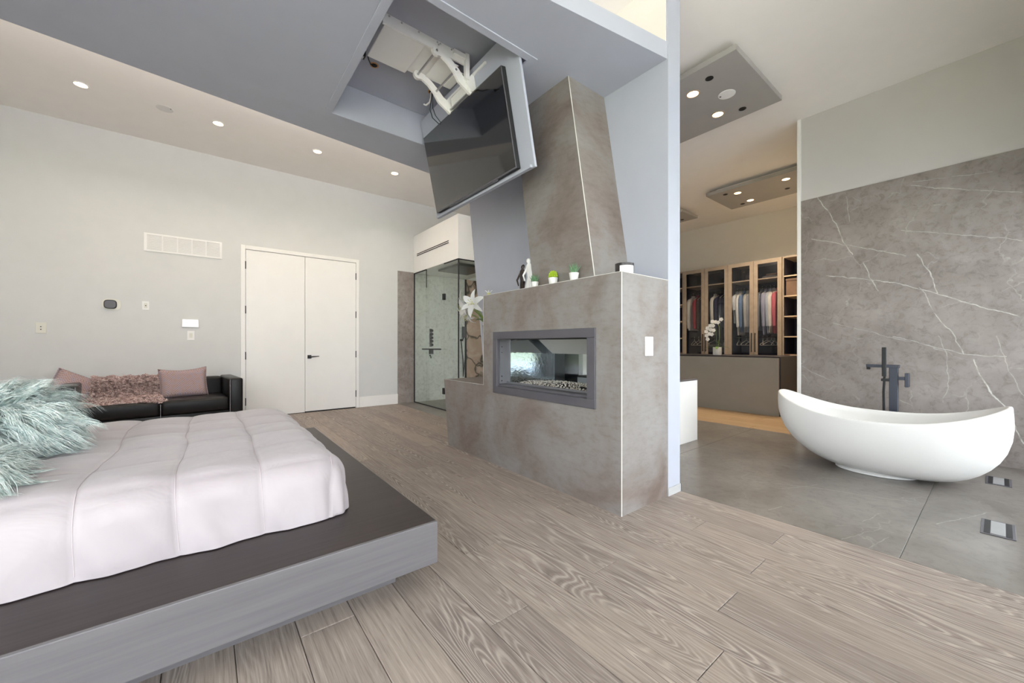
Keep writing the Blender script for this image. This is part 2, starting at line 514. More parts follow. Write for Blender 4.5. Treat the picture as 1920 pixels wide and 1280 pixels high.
class MB:
    def __init__(self):
        self.bm = bmesh.new()

    def box(self, a, b, bev=0.0, seg=2):
        x0, y0, z0 = [min(p, q) for p, q in zip(a, b)]
        x1, y1, z1 = [max(p, q) for p, q in zip(a, b)]
        bm = self.bm
        v = [bm.verts.new(c) for c in ((x0, y0, z0), (x1, y0, z0), (x1, y1, z0), (x0, y1, z0), (x0, y0, z1), (x1, y0, z1), (x1, y1, z1), (x0, y1, z1))]
        fs = [bm.faces.new([v[i] for i in f]) for f in ((0, 3, 2, 1), (4, 5, 6, 7), (0, 1, 5, 4), (1, 2, 6, 5), (2, 3, 7, 6), (3, 0, 4, 7))]
        if bev > 0:
            es = list({e for f in fs for e in f.edges})
            bmesh.ops.bevel(bm, geom=es, offset=bev, segments=seg, profile=0.5, affect='EDGES', clamp_overlap=True)
        return self

    def prism(self, poly, axis, lo, hi):
        """poly in the two other axes (order kept x<y<z), extruded along axis from lo to hi"""
        bm = self.bm

        def mk(p, h):
            if axis == 0:
                return (h, p[0], p[1])
            if axis == 1:
                return (p[0], h, p[1])
            return (p[0], p[1], h)
        a = [bm.verts.new(mk(p, lo)) for p in poly]
        b = [bm.verts.new(mk(p, hi)) for p in poly]
        n = len(poly)
        bm.faces.new(a)
        bm.faces.new(b[::-1])
        for i in range(n):
            j = (i + 1) % n
            bm.faces.new((a[i], b[i], b[j], a[j]))
        return self

    def tube(self, pts, r, n=8, cap=True):
        bm = self.bm
        pts = [Vector(p) for p in pts]
        rs = r if isinstance(r, (list, tuple)) else [r] * len(pts)
        rings = []
        up = None
        for i, p in enumerate(pts):
            d = (pts[min(i + 1, len(pts) - 1)] - pts[max(i - 1, 0)]).normalized()
            if up is None:
                up = Vector((0, 0, 1)) if abs(d.z) < 0.9 else Vector((1, 0, 0))
            s = d.cross(up)
            if s.length < 1e-5:
                s = d.cross(Vector((0.3, 1, 0.2)))
            s.normalize()
            up = s.cross(d).normalized()
            rings.append([bm.verts.new(p + (s * math.cos(2 * math.pi * k / n) + up * math.sin(2 * math.pi * k / n)) * rs[i]) for k in range(n)])
        for A, B in zip(rings[:-1], rings[1:]):
            for k in range(n):
                bm.faces.new((A[k], A[(k + 1) % n], B[(k + 1) % n], B[k]))
        if cap:
            bm.faces.new(rings[0][::-1])
            bm.faces.new(rings[-1])
        return self

    def lathe(self, prof, c=(0, 0, 0), n=24, axis='Z', cap=True):
        bm = self.bm
        c = Vector(c)
        rings = []
        for r, h in prof:
            ring = []
            for k in range(n):
                a = 2 * math.pi * k / n
                x, y = r * math.cos(a), r * math.sin(a)
                ring.append(bm.verts.new(c + (Vector((x, y, h)) if axis == 'Z' else Vector((h, x, y)) if axis == 'X' else Vector((x, h, y)))))
            rings.append(ring)
        for A, B in zip(rings[:-1], rings[1:]):
            for k in range(n):
                bm.faces.new((A[k], A[(k + 1) % n], B[(k + 1) % n], B[k]))
        if cap:
            bm.faces.new(rings[0][::-1])
            bm.faces.new(rings[-1])
        return self

    def grid(self, P):
        """P[i][j] points"""
        bm = self.bm
        V = [[bm.verts.new(p) for p in row] for row in P]
        for i in range(len(V) - 1):
            for j in range(len(V[0]) - 1):
                bm.faces.new((V[i][j], V[i + 1][j], V[i + 1][j + 1], V[i][j + 1]))
        return self

    def rings(self, R, cap=True):
        bm = self.bm
        V = [[bm.verts.new(p) for p in row] for row in R]
        n = len(V[0])
        for A, B in zip(V[:-1], V[1:]):
            for k in range(n):
                bm.faces.new((A[k], A[(k + 1) % n], B[(k + 1) % n], B[k]))
        if cap:
            bm.faces.new(V[0][::-1])
            bm.faces.new(V[-1])
        return self

    def build(self, name, mat, parent=None, smooth=False, loc=None, local=False, kind=None, angle=40):
        bm = self.bm
        bmesh.ops.recalc_face_normals(bm, faces=bm.faces[:])
        off = Vector((0, 0, 0))
        if parent is not None:
            off = OFF.get(parent.name, Vector((0, 0, 0)))
        elif loc is not None:
            off = Vector(loc)
        if off.length > 0 and not local:
            bmesh.ops.translate(bm, verts=bm.verts[:], vec=-off)
        me = bpy.data.meshes.new(name)
        bm.to_mesh(me)
        bm.free()
        me.materials.append(MATS[mat] if isinstance(mat, str) else mat)
        if smooth:
            me.shade_smooth()
            try:
                me.set_sharp_from_angle(angle=math.radians(angle))
            except Exception:
                pass
        o = bpy.data.objects.new(name, me)
        COL.objects.link(o)
        if parent is not None:
            o.parent = parent
            OFF[o.name] = off
        elif loc is not None:
            o.location = loc
            OFF[o.name] = off
        if kind:
            o['kind'] = kind
        return o


def tag(o, label, cat, group=None):
    o['label'] = label
    o['category'] = cat
    if group:
        o['group'] = group
    return o


def thing(name, label, cat, loc, group=None, rot=None, local=False):
    o = bpy.data.objects.new(name, None)
    COL.objects.link(o)
    o.empty_display_size = 0.05
    o.location = loc
    if rot:
        o.rotation_euler = rot
    OFF[o.name] = Vector((0, 0, 0)) if local else Vector(loc)
    return tag(o, label, cat, group)


def struct(name, mb, mat, **k):
    return mb.build(name, mat, kind='structure', **k)


def copy_tree(o, parent=None):
    c = o.copy()
    COL.objects.link(c)
    OFF[c.name] = OFF.get(o.name, Vector((0, 0, 0)))
    if parent is not None:
        c.parent = parent
    for ch in o.children:
        copy_tree(ch, c)
    return c


# ================================================================== STRUCTURE
HX = -2.2          # headboard wall
BY = 6.724         # wall with the double door
CZ = 3.66          # ceiling
SZ = 3.065         # soffit underside
MX = 5.43          # stone wall behind the tub
CX = 8.76          # far closet wall

# ---- timber floor: boards one by one
floor = struct('floor', MB().box((HX, WY, -0.10), (2.70, BY + 0.12, -0.012)), 'joint_dark')
known = {1.219: 0.595, 1.979: 0.72, 1.409: 1.17, 1.029: 1.68, 1.599: 2.62}


def board(name, x0, x1, y0, y1, mat, parent, gap=0.0012):
    mb = MB()
    c = 0.0016
    a, b = (x0 + gap, y0 + gap), (x1 - gap, y1 - gap)
    bm = mb.bm
    lo = [bm.verts.new(v) for v in ((a[0], a[1], -0.012), (b[0], a[1], -0.012), (b[0], b[1], -0.012), (a[0], b[1], -0.012))]
    md = [bm.verts.new(v) for v in ((a[0], a[1], -c), (b[0], a[1], -c), (b[0], b[1], -c), (a[0], b[1], -c))]
    tp = [bm.verts.new(v) for v in ((a[0] + c, a[1] + c, 0), (b[0] - c, a[1] + c, 0), (b[0] - c, b[1] - c, 0), (a[0] + c, b[1] - c, 0))]
    for A, B in ((lo, md), (md, tp)):
        for k in range(4):
            bm.faces.new((A[k], A[(k + 1) % 4], B[(k + 1) % 4], B[k]))
    bm.faces.new(tp)
    return mb.build(name, mat, parent)


x = 1.219 - 0.19 * 18
rows = []
while x < 2.70 - 0.001:
    x0, x1 = max(x, HX), min(x + 0.19, 2.70)
    if x1 > HX + 0.01:
        j = known.get(round(x, 3))
        if j is None:
            j = random.uniform(0, 1.9)
        L = 1.92
        while j > WY:
            j -= L
        y = j
        while y < BY:
            y0, y1 = max(y, WY), min(y + L, BY)
            if y1 - y0 > 0.01:
                board('plank', x0, x1, y0, y1, 'oak_floor', floor)
            y += L
    x += 0.19

# ---- stone floor of the bath: big slabs
tfl = struct('floor_stone', MB().box((2.70, VY, -0.10), (7.0, BY, -0.006)), 'grout')
for (x0, x1) in ((2.70, 5.43),):
    for (y0, y1) in ((VY, 0.311), (0.311, 1.93), (1.93, 3.55), (3.55, 5.17), (5.17, BY)):
        MB().box((x0, y0 + 0.0015, -0.006), (x1, y1 - 0.0015, 0), 0.001, 1).build('slab', 'stone_floor', tfl)
for (y0, y1) in ((4.86, BY),):
    MB().box((5.433, y0, -0.006), (7.0, y1, 0), 0.001, 1).build('slab', 'stone_floor', tfl)

# ---- closet floor
cfl = struct('floor_closet', MB().box((5.43, 1.40, -0.10), (CX, 4.76, -0.012)), 'joint_dark')
x = 5.43
while x < CX - 0.01:
    x1 = min(x + 0.19, CX)
    j = random.uniform(1.9, 3.6)
    board('plank', x, x1, 1.40, j, 'oak_closet_floor', cfl)
    board('plank', x, x1, j, 4.76, 'oak_closet_floor', cfl)
    x += 0.19

# ---- ceilings
struct('ceiling', MB().box((HX - 0.12, WY - 0.2, CZ), (2.62, BY, CZ + 0.1)), 'paint_ceiling')
struct('ceiling_bath', MB().box((2.62, WY - 0.2, CZ + 0.02), (CX, BY, CZ + 0.12)), 'paint_ceiling')

# ---- walls
wl = MB()
wl.box((HX - 0.12, WY - 0.2, -0.1), (HX, -1.8, CZ)).box((HX - 0.12, 1.3, -0.1), (HX, BY, CZ))
wl.box((HX - 0.12, -1.8, 3.0), (HX, 1.3, CZ)).box((HX - 0.12, -1.8, -0.1), (HX, 1.3, 0.05))
struct('wall_left', wl, 'paint_wall')
f = MB()
for yy in (-1.77, -0.25, 1.27):
    f.box((HX - 0.10, yy - 0.03, 0.05), (HX - 0.03, yy + 0.03, 3.0))
f.box((HX - 0.10, -1.8, 0.05), (HX - 0.03, 1.3, 0.10)).box((HX - 0.10, -1.8, 2.95), (HX - 0.03, 1.3, 3.0))
w = struct('window_3', f, 'frame_grey')
for a, b in ((-1.74, -0.28), (-0.22, 1.24)):
    MB().box((HX - 0.068, a, 0.10), (HX - 0.062, b, 2.95)).build('pane', 'glass_clear', w)
wb = MB()
wb.box((HX - 0.12, BY, 0), (0.43, BY + 0.12, CZ + 0.1))
wb.box((1.998, BY, 0), (7.12, BY + 0.12, CZ + 0.12))
wb.box((0.43, BY, 2.44), (1.998, BY + 0.12, CZ + 0.12))
wback = struct('wall_back', wb, 'paint_wall')
# stone strip beside the shower and stone lining of the shower
MB().box((2.705, BY - 0.014, 0), (3.02, BY, 2.385)).build('stone_panel', 'stone_wall', wback)
MB().box((3.02, BY - 0.014, 0), (4.10, BY, 2.37)).build('stone_panel', 'stone_shower', wback)
MB().box((4.10, BY - 0.03, 0), (4.135, BY, 2.37)).build('edge_strip', 'black_metal', wback)
MB().box((4.135, BY - 0.02, 0), (4.80, BY, 2.37)).build('marble_panel', 'pink_marble', wback)
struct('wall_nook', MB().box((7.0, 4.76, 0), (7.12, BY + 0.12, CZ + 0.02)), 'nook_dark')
struct('wall_closet_left', MB().box((5.43, 4.76, 0), (CX, 4.86, CZ + 0.02)), 'paint_wall')
struct('wall_closet_right', MB().box((5.55, 1.30, 0), (CX, 1.40, CZ + 0.02)), 'paint_cream')
struct('wall_closet_back', MB().box((CX, 1.30, 0), (CX + 0.12, 4.86, CZ + 0.02)), 'paint_cream')
wr_ = struct('wall_right', MB().box((MX + 0.02, VY, 0), (MX + 0.12, 1.44, CZ + 0.02)), 'paint_wall')
MB().box((MX, VY, 0), (MX + 0.02, 1.44, 2.726)).build('stone_slab', 'stone_wall', wr_)
MB().box((MX + 0.008, VY, 2.726), (MX + 0.02, 1.44, CZ + 0.02)).build('plaster', 'paint_grey', wr_)
struct('trim_1', MB().box((MX - 0.004, 1.44, 0), (MX + 0.125, 1.478, CZ + 0.02), 0.003, 1), 'paint_white')

# wall behind the camera: glazed
wn_ = MB()
wn_.box((HX, WY - 0.2, 0), (-2.1, WY, CZ))
wn_.box((2.40, WY - 0.2, 0), (2.78, WY, CZ + 0.02))
wn_.box((-2.1, WY - 0.2, 3.15), (2.40, WY, CZ))
wn_.box((-2.1, WY - 0.2, -0.1), (2.40, WY, 0.05))
wn_.box((2.70, WY, -0.1), (2.78, VY - 0.2, CZ + 0.02))
struct('wall_front', wn_, 'paint_wall')
wv_ = MB()
wv_.box((2.70, VY - 0.2, -0.1), (2.80, VY, CZ + 0.02))
wv_.box((5.36, VY - 0.2, -0.1), (MX + 0.12, VY, CZ + 0.02))
wv_.box((2.80, VY - 0.2, 2.38), (5.36, VY, CZ + 0.02))
wv_.box((2.80, VY - 0.2, -0.1), (5.36, VY, 0.03))
struct('wall_bath_front', wv_, 'paint_wall')
for i, (x0, x1, yw, z0, z1, n) in enumerate(((-2.1, 2.40, WY, 0.05, 3.15, 3), (2.80, 5.36, VY, 0.03, 2.38, 2))):
    f = MB()
    for k in range(n + 1):
        xx = x0 + (x1 - x0) * k / n
        xx = min(max(xx, x0 + 0.03), x1 - 0.03)
        f.box((xx - 0.03, yw - 0.14, z0), (xx + 0.03, yw - 0.06, z1))
    f.box((x0, yw - 0.14, z0), (x1, yw - 0.06, z0 + 0.05))
    f.box((x0, yw - 0.14, z1 - 0.05), (x1, yw - 0.06, z1))
    w = struct('window_%d' % (i + 1), f, 'frame_grey')
    for k in range(n):
        a = x0 + (x1 - x0) * k / n + 0.03
        b = x0 + (x1 - x0) * (k + 1) / n - 0.03
        MB().box((a, yw - 0.104, z0 + 0.05), (b, yw - 0.098, z1 - 0.05)).build('pane', 'glass_clear', w)

# ---- the leaning wall in the middle, with the fire opening
LEAN = 0.155


def yl(z):
    return 3.614 + LEAN * z


wm = MB()
HY0, HY1, HZ0, HZ1 = 1.70, 2.76, 0.68, 1.125     # hole through the wall and the hearth
wm.box((2.54, 1.445, 0), (2.70, HY0, CZ))
wm.prism([(HY0, 0), (yl(0), 0), (yl(HZ0), HZ0), (HY0, HZ0)], 0, 2.54, 2.70)
wm.prism([(HY1, HZ0), (yl(HZ0), HZ0), (yl(HZ1), HZ1), (HY1, HZ1)], 0, 2.54, 2.70)
wm.prism([(HY0, HZ1), (yl(HZ1), HZ1), (yl(CZ), CZ), (HY0, CZ)], 0, 2.54, 2.70)
wmid = struct('wall_middle', wm, 'paint_blue')
MB().box((2.535, 1.437, 0), (2.706, 1.446, 0.055)).box((2.70, 1.437, 0), (2.706, 1.7, 0.055)).build('baseboard', 'baseboard_grey', wmid)
MB().prism([(1.46, SZ + 0.125), (yl(SZ + 0.125), SZ + 0.125), (yl(CZ), CZ), (1.46, CZ)], 0, 2.534, 2.54).build('upper_plaster', 'paint_cream', wmid)

# ---- soffit with the hatch
OX0, OX1, OY0, OY1 = 0.855, 1.775, 2.072, 3.583


def sr(x):
    return 1.452 + 0.183 * (2.54 - x)


def sl(x):
    return 4.208 - 0.109 * (2.54 - x)


s = MB()
T = SZ + 0.12
s.prism([(HX, sr(HX)), (OX0, sr(OX0)), (OX0, sl(OX0)), (HX, sl(HX))], 2, SZ, T)
s.prism([(OX1, sr(OX1)), (2.54, sr(2.54)), (2.54, sl(2.54)), (OX1, sl(OX1))], 2, SZ, T)
s.prism([(OX0, sr(OX0)), (OX1, sr(OX1)), (OX1, OY0), (OX0, OY0)], 2, SZ, T)
s.prism([(OX0, OY1), (OX1, OY1), (OX1, sl(OX1)), (OX0, sl(OX0))], 2, SZ, T)
soff = struct('ceiling_soffit', s, 'paint_blue')
RZ = 3.35
r = MB()
r.box((OX0 - 0.02, OY0 - 0.02, RZ), (OX1 + 0.02, OY1 + 0.02, RZ + 0.02))
r.box((OX0 - 0.02, OY0 - 0.02, T), (OX0, OY1 + 0.02, RZ))
r.box((OX1, OY0 - 0.02, T), (OX1 + 0.02, OY1 + 0.02, RZ))
r.box((OX0, OY0 - 0.02, T), (OX1, OY0, RZ))
r.box((OX0, OY1, T), (OX1, OY1 + 0.02, RZ))
r.build('recess_box', 'paint_blue', soff)
fw = 0.055
for a, b in (((OX0 - fw, OY0 - fw), (OX0, OY1 + fw)), ((OX1, OY0 - fw), (OX1 + fw, OY1 + fw)), ((OX0, OY0 - fw), (OX1, OY0)), ((OX0, OY1), (OX1, OY1 + fw))):
    MB().box((a[0], a[1], SZ - 0.008), (b[0], b[1], SZ), 0.002, 1).build('hatch_trim', 'paint_blue', soff)

# ---- unseen warm strips added on top of the soffit to brighten the ceiling
for lab, fn, dy, pw_ in (('unseen warm light strip added on top of the soffit along the door side', sl, -0.20, 42), ('unseen warm light strip added on top of the soffit along the window side', sr, 0.20, 1.2)):
    x0, x1 = -2.0, 2.40
    a, b = Vector((x0, fn(x0) + dy, T)), Vector((x1, fn(x1) + dy, T))
    m_ = (a + b) / 2
    o = thing('added_light_strip', lab, 'light strip', tuple(m_))
    dv = (b - a).normalized()
    nv = Vector((-dv.y, dv.x, 0))
    MB().prism([tuple((a + nv * 0.03)[:2]), tuple((b + nv * 0.03)[:2]), tuple((b - nv * 0.03)[:2]), tuple((a - nv * 0.03)[:2])], 2, T + 0.002, T + 0.014).build('channel', 'white_metal', o)
    l = bpy.data.lights.new('added_strip_lamp', 'AREA')
    l.shape = 'RECTANGLE'
    l.size, l.size_y = (b - a).length, 0.04
    l.energy = pw_
    l.color = (1.0, 0.92, 0.85)
    lo = bpy.data.objects.new('added_strip_lamp', l)
    COL.objects.link(lo)
    lo.parent = o
    lo.location = (0, 0, 0.02)
    lo.rotation_euler = (math.pi, 0, math.atan2(dv.y, dv.x))

# ---- shower bulkhead
bulk = struct('ceiling_bulkhead', MB().box((3.005, 5.11, 2.372), (4.14, BY, 3.05)), 'paint_white')

# ---- baseboards and door
for a, b in ((HX, 0.39), (2.034, 2.705)):
    struct('baseboard_back', MB().box((a, BY - 0.016, 0), (b, BY, 0.176), 0.003, 1), 'paint_white')
door = struct('door_1', MB().box((0.43, BY + 0.06, -0.05), (1.998, BY + 0.10, 2.44)), 'matte_black')
for a, b in (((0.392, 0), (0.448, 2.484)), ((1.980, 0), (2.030, 2.484)), ((0.448, 2.428), (1.980, 2.484))):
    MB().box((a[0], BY - 0.018, a[1]), (b[0], BY + 0.06, b[1]), 0.003, 1).build('casing', 'paint_white', door)
leaf1 = MB().box((0.452, BY - 0.006, 0.008), (1.2115, BY + 0.035, 2.424), 0.002, 1).build('door_leaf', 'paint_white', door)
leaf2 = MB().box((1.2165, BY - 0.006, 0.018), (1.976, BY + 0.035, 2.424), 0.002, 1).build('door_leaf', 'paint_white', door)
for lf, hx in ((leaf1, 0.449), (leaf2, 1.978)):
    for hz in (0.24, 0.90, 1.56, 2.20):
        MB().tube([(hx, BY - 0.014, hz - 0.055), (hx, BY - 0.014, hz + 0.055)], 0.007, 8).build('hinge', 'black_metal', lf)
MB().box((1.248, BY - 0.016, 0.842), (1.302, BY - 0.006, 0.896), 0.002, 1).tube([(1.275, BY - 0.01, 0.869), (1.275, BY - 0.055, 0.869)], 0.009).tube([(1.268, BY - 0.055, 0.868), (1.33, BY - 0.057, 0.872), (1.405, BY - 0.055, 0.876)], [0.010, 0.009, 0.006]).build('door_handle', 'black_metal', leaf2)

# ---- outdoors
struct('ground_lawn', MB().box((-60, -90, -0.7), (90, -15.0, -0.42)).box((-60, -10.5, -0.7), (-12, 60, -0.42)).box((-12, WY - 0.2, -0.7), (HX - 0.3, 60, -0.42)).box((-60, -15.0, -0.7), (2.6, -10.5, -0.42)), 'grass')
struct('ground_patio', MB().box((-12, -10.5, -0.6), (2.6, WY - 0.2, -0.2)).box((2.6, -3.6, -0.6), (30, VY - 0.2, -0.2)).box((2.6, -15.0, -0.6), (30, -12.5, -0.2)), 'patio')
struct('ground_pool', MB().box((2.6, -12.5, -0.6), (30, -3.6, -0.30)), 'pool_water')

# ================================================================== FIREPLACE
FX = 2.008
fp = thing('fireplace', 'grey concrete-look fireplace with a low ledge and a leaning chimney breast', 'fireplace', (2.27, 2.6, 0))
b = MB()
TZ = 1.512
b.box((FX, 1.447, 0), (2.54, HY0, TZ))
b.box((FX, HY0, HZ1), (2.54, 2.958, TZ))
b.prism([(HY1, 0.69), (2.958, 0.69), (2.958, HZ1), (HY1, HZ1)], 0, FX, 2.54)
b.prism([(HY0, 0), (3.614, 0), (3.614 + 0.137 * 0.69, 0.69), (HY0, 0.69)], 0, FX, 2.54)
sur = b.build('surround', 'concrete_slab', fp)
e = 0.0035
MB().box((FX - 0.001, 1.446, 0), (FX + e, 1.447 + e, TZ + 0.001)).build('edge_trim', 'trim_edge', sur)
MB().box((FX - 0.001, 1.447, TZ - 0.002), (FX + e, 2.958, TZ + 0.0012)).build('edge_trim', 'trim_edge', sur)
MB().box((FX, 1.446, TZ - 0.002), (2.54, 1.447 + e, TZ + 0.0012)).build('edge_trim', 'trim_edge', sur)
MB().box((FX - 0.001, 2.958, 0.689), (FX + e, 3.708, 0.6915)).build('edge_trim', 'trim_edge', sur)
MB().box((FX - 0.001, 2.957, 0.69), (FX + e, 2.9595, TZ)).build('edge_trim', 'trim_edge', sur)
# leaning chimney
CL = 0.163
cx = 2.121
cy0, cy1 = 1.748, 2.387


def cy(z):
    return cy0 + CL * (z - TZ)


cw = cy1 - cy0
ch = MB().prism([(cy(TZ), TZ), (cy(TZ) + cw, TZ), (cy(SZ) + cw, SZ), (cy(SZ), SZ)], 0, cx, 2.54).build('chimney', 'concrete_slab', fp)
MB().prism([(cy(TZ) - 0.0015, TZ), (cy(TZ) + e, TZ), (cy(SZ) + e, SZ), (cy(SZ) - 0.0015, SZ)], 0, cx - 0.001, cx + e).build('edge_trim', 'trim_edge', ch)
# frame: four bars
F0, F1, G0, G1 = 1.647, 2.794, 0.636, 1.171
fd = FX - 0.012
MB().box((fd, F0, G1 - 0.064), (FX + 0.02, F1, G1), 0.002, 1).build('frame_bar', 'frame_grey', fp)
MB().box((fd, F0, G0), (FX + 0.02, F1, G0 + 0.062), 0.002, 1).build('frame_bar', 'frame_grey', fp)
MB().box((fd, F0, G0 + 0.062), (FX + 0.02, F0 + 0.070, G1 - 0.064), 0.002, 1).build('frame_bar', 'frame_grey', fp)
MB().box((fd, F1 - 0.061, G0 + 0.062), (FX + 0.02, F1, G1 - 0.064), 0.002, 1).build('frame_bar', 'frame_grey', fp)
# fire box lining
sp = MB().box((FX + 0.02, HY1 - 0.018, HZ0), (FX + 0.14, HY1 - 0.002, HZ1)).build('side_return', 'frame_light', fp)
for zz in (0.74, 0.78, 0.99, 1.04):
    MB().lathe([(0.006, 0), (0.004, -0.004)], (FX + 0.05, HY1 - 0.018, zz), 10, 'Y').build('screw', 'black_metal', sp)
MB().box((FX + 0.02, HY0 + 0.002, HZ0), (FX + 0.14, HY0 + 0.018, HZ1)).build('side_return', 'frame_light', fp)
MB().box((FX + 0.14, HY1 - 0.03, HZ0), (2.70, HY1 - 0.002, HZ1)).build('end_panel', 'polished_enamel', fp)
MB().box((FX + 0.14, HY0 + 0.002, HZ0), (2.70, HY0 + 0.03, HZ1)).build('end_panel', 'polished_enamel', fp)
MB().box((FX + 0.02, HY0 + 0.018, HZ0 + 0.001), (FX + 0.10, HY1 - 0.018, HZ0 + 0.035), 0.003, 1).build('sill', 'frame_grey', fp)
MB().box((FX + 0.105, HY0 + 0.018, HZ0 + 0.034), (FX + 0.118, HY1 - 0.018, HZ0 + 0.05)).build('glass_rail', 'frame_light', fp)
MB().box((FX + 0.10, HY0 + 0.03, HZ0 + 0.001), (2.69, HY1 - 0.03, HZ0 + 0.028)).build('burner_tray', 'matte_black', fp)
MB().box((FX + 0.02, HY0 + 0.018, HZ1 - 0.02), (2.70, HY1 - 0.018, HZ1 - 0.001)).build('top_panel', 'matte_black', fp)
MB().prism([(2.42, HZ1 - 0.02), (2.66, HZ1 - 0.02), (2.66, HZ1 - 0.15), (2.60, HZ1 - 0.15)], 1, HY0 + 0.04, HY1 - 0.10).build('hood_baffle', 'plastic_white', fp)
MB().box((2.675, HY0 + 0.03, HZ0 + 0.028), (2.681, HY1 - 0.03, HZ1 - 0.02)).build('glass_pane', 'glass_fire', fp)
g = MB()
for i in range(1500):
    gx = random.uniform(FX + 0.125, 2.66)
    gy = random.uniform(HY0 + 0.05, HY1 - 0.05)
    hh = HZ0 + 0.03 + 0.035 * math.exp(-((gx - 2.36) / 0.13) ** 2) * (0.7 + 0.3 * math.sin(gy * 9))
    sz = random.uniform(0.006, 0.013)
    m = Matrix.Translation((gx, gy, hh + random.uniform(-0.003, 0.004))) @ Matrix.Rotation(random.uniform(0, 6.28), 4, Vector((random.random(), random.random(), random.random() + .01)).normalized()) @ Matrix.Diagonal((sz, sz * random.uniform(.6, 1), sz * random.uniform(.5, .9), 1))
    vv = [g.bm.verts.new(m @ Vector(c)) for c in ((1, 0, 0), (-1, 0, 0), (0, 1, 0), (0, -1, 0), (0, 0, 1), (0, 0, -1))]
    for f in ((0, 2, 4), (2, 1, 4), (1, 3, 4), (3, 0, 4), (2, 0, 5), (1, 2, 5), (3, 1, 5), (0, 3, 5)):
        g.bm.faces.new([vv[k] for k in f])
g.build('gravel', 'gravel_stone', fp, kind='stuff')

# ================================================================== WALL AND CEILING FITTINGS


def plate(name, label, cat, x0, x1, z0, z1, mat='plastic_white', d=0.008):
    c = thing(name, label, cat, ((x0 + x1) / 2, BY, z0))
    MB().box((x0, BY - d, z0), (x1, BY, z1), 0.003, 2).build('plate', mat, c)
    return c


o = plate('wall_outlet', 'white square double jack plate low on the grey wall left of the thermostat', 'outlet', -1.496, -1.414, 1.188, 1.310, 'plastic_cream')
for zz in (1.232, 1.262):
    MB().lathe([(0.006, 0), (0.005, -0.004)], (-1.455, BY - 0.008, zz), 10, 'Y').build('socket', 'matte_black', o)
o = plate('wall_outlet', 'small white single jack plate between thermostat and air vent', 'outlet', -0.627, -0.560, 1.498, 1.608)
MB().box((-0.610, BY - 0.011, 1.522), (-0.577, BY - 0.008, 1.584), 0.001, 1).build('insert', 'plastic_cream', o)
MB().lathe([(0.006, 0), (0.005, -0.004)], (-0.593, BY - 0.011, 1.553), 10, 'Y').build('socket', 'matte_black', o)
o = plate('light_switch', 'white rocker switch just below the wall screen', 'switch', -0.191, -0.115, 1.120, 1.243)
MB().box((-0.170, BY - 0.012, 1.150), (-0.136, BY - 0.008, 1.213), 0.001, 1).build('rocker', 'plastic_cream', o)
o = plate('wall_screen', 'lit white control screen on the wall above the rocker switch', 'screen', -0.245, -0.069, 1.290, 1.398, d=0.02)
MB().box((-0.236, BY - 0.0215, 1.298), (-0.078, BY - 0.0195, 1.390)).build('display', 'screen_white', o)
# thermostat: rounded squircle on a rounded backplate
o = thing('thermostat', 'dark rounded thermostat on a cream wall plate', 'thermostat', (-0.905, BY, 1.48))


def squircle(cxx, czz, a, bb, n=28, p=3.2):
    out = []
    for k in range(n):
        th = 2 * math.pi * k / n
        c_, s_ = math.cos(th), math.sin(th)
        out.append((cxx + a * math.copysign(abs(c_) ** (2 / p), c_), czz + bb * math.copysign(abs(s_) ** (2 / p), s_)))
    return out


MB().prism(squircle(-0.897, 1.549, 0.082, 0.068), 1, BY - 0.008, BY).build('plate', 'plastic_cream', o)
MB().prism(squircle(-0.905, 1.549, 0.056, 0.054), 1, BY - 0.028, BY - 0.008).build('dial', 'matte_black', o)
MB().prism(squircle(-0.905, 1.549, 0.047, 0.045), 1, BY - 0.030, BY - 0.028).build('display', 'frame_grey', o)
# return air vent
o = thing('air_vent', 'long white return air vent with five panels high on the wall', 'vent', (-0.215, BY, 2.245))
va = MB()
va.box((-0.61, BY - 0.012, 2.247), (0.18, BY, 2.271)).box((-0.61, BY - 0.012, 2.455), (0.18, BY, 2.479))
va.box((-0.61, BY - 0.012, 2.271), (-0.584, BY, 2.455)).box((0.154, BY - 0.012, 2.271), (0.18, BY, 2.455))
for k in range(1, 5):
    xx = -0.584 + k * 0.738 / 5
    va.box((xx - 0.006, BY - 0.011, 2.271), (xx + 0.006, BY, 2.455))
va.build('frame', 'plastic_white', o)
sv = MB()
for k in range(16):
    z = 2.275 + k * 0.0113
    sv.box((-0.584, BY - 0.009, z), (0.154, BY - 0.002, z + 0.0085))
sv.build('louvres', 'plastic_white', o, kind='stuff')
# switch on the side of the fireplace
o = thing('light_switch', 'white double switch plate on the side of the fireplace', 'switch', (2.30, 1.447, 0.985))
MB().box((2.256, 1.439, 0.985), (2.346, 1.447, 1.112), 0.003, 2).build('plate', 'plastic_white', o)
MB().box((2.286, 1.436, 1.012), (2.318, 1.439, 1.085), 0.001, 1).build('rocker', 'plastic_white', o)


def downlight(name, label, loc, rad, group, power, ring_mat='plastic_white', cone=2.3):
    x, y, z = loc
    o = thing(name, label, 'downlight', (x, y, z), group)
    MB().lathe([(rad * 1.28, 0), (rad * 1.28, -0.004), (rad * 1.02, -0.006), (rad * 1.02, 0)], (x, y, z), 28, cap=False).build('trim_ring', ring_mat, o, smooth=True)
    MB().lathe([(rad, -0.001), (rad * 0.98, -0.003)], (x, y, z), 28).build('lens', 'lamp_warm', o)
    l = bpy.data.lights.new('downlight_lamp', 'SPOT')
    l.energy = power
    l.color = (1.0, 0.80, 0.55)
    l.spot_size = cone
    l.spot_blend = 0.8
    l.shadow_soft_size = rad * 0.8
    lo = bpy.data.objects.new('downlight_lamp', l)
    COL.objects.link(lo)
    lo.parent = o
    lo.location = (0, 0, -0.02)
    return o


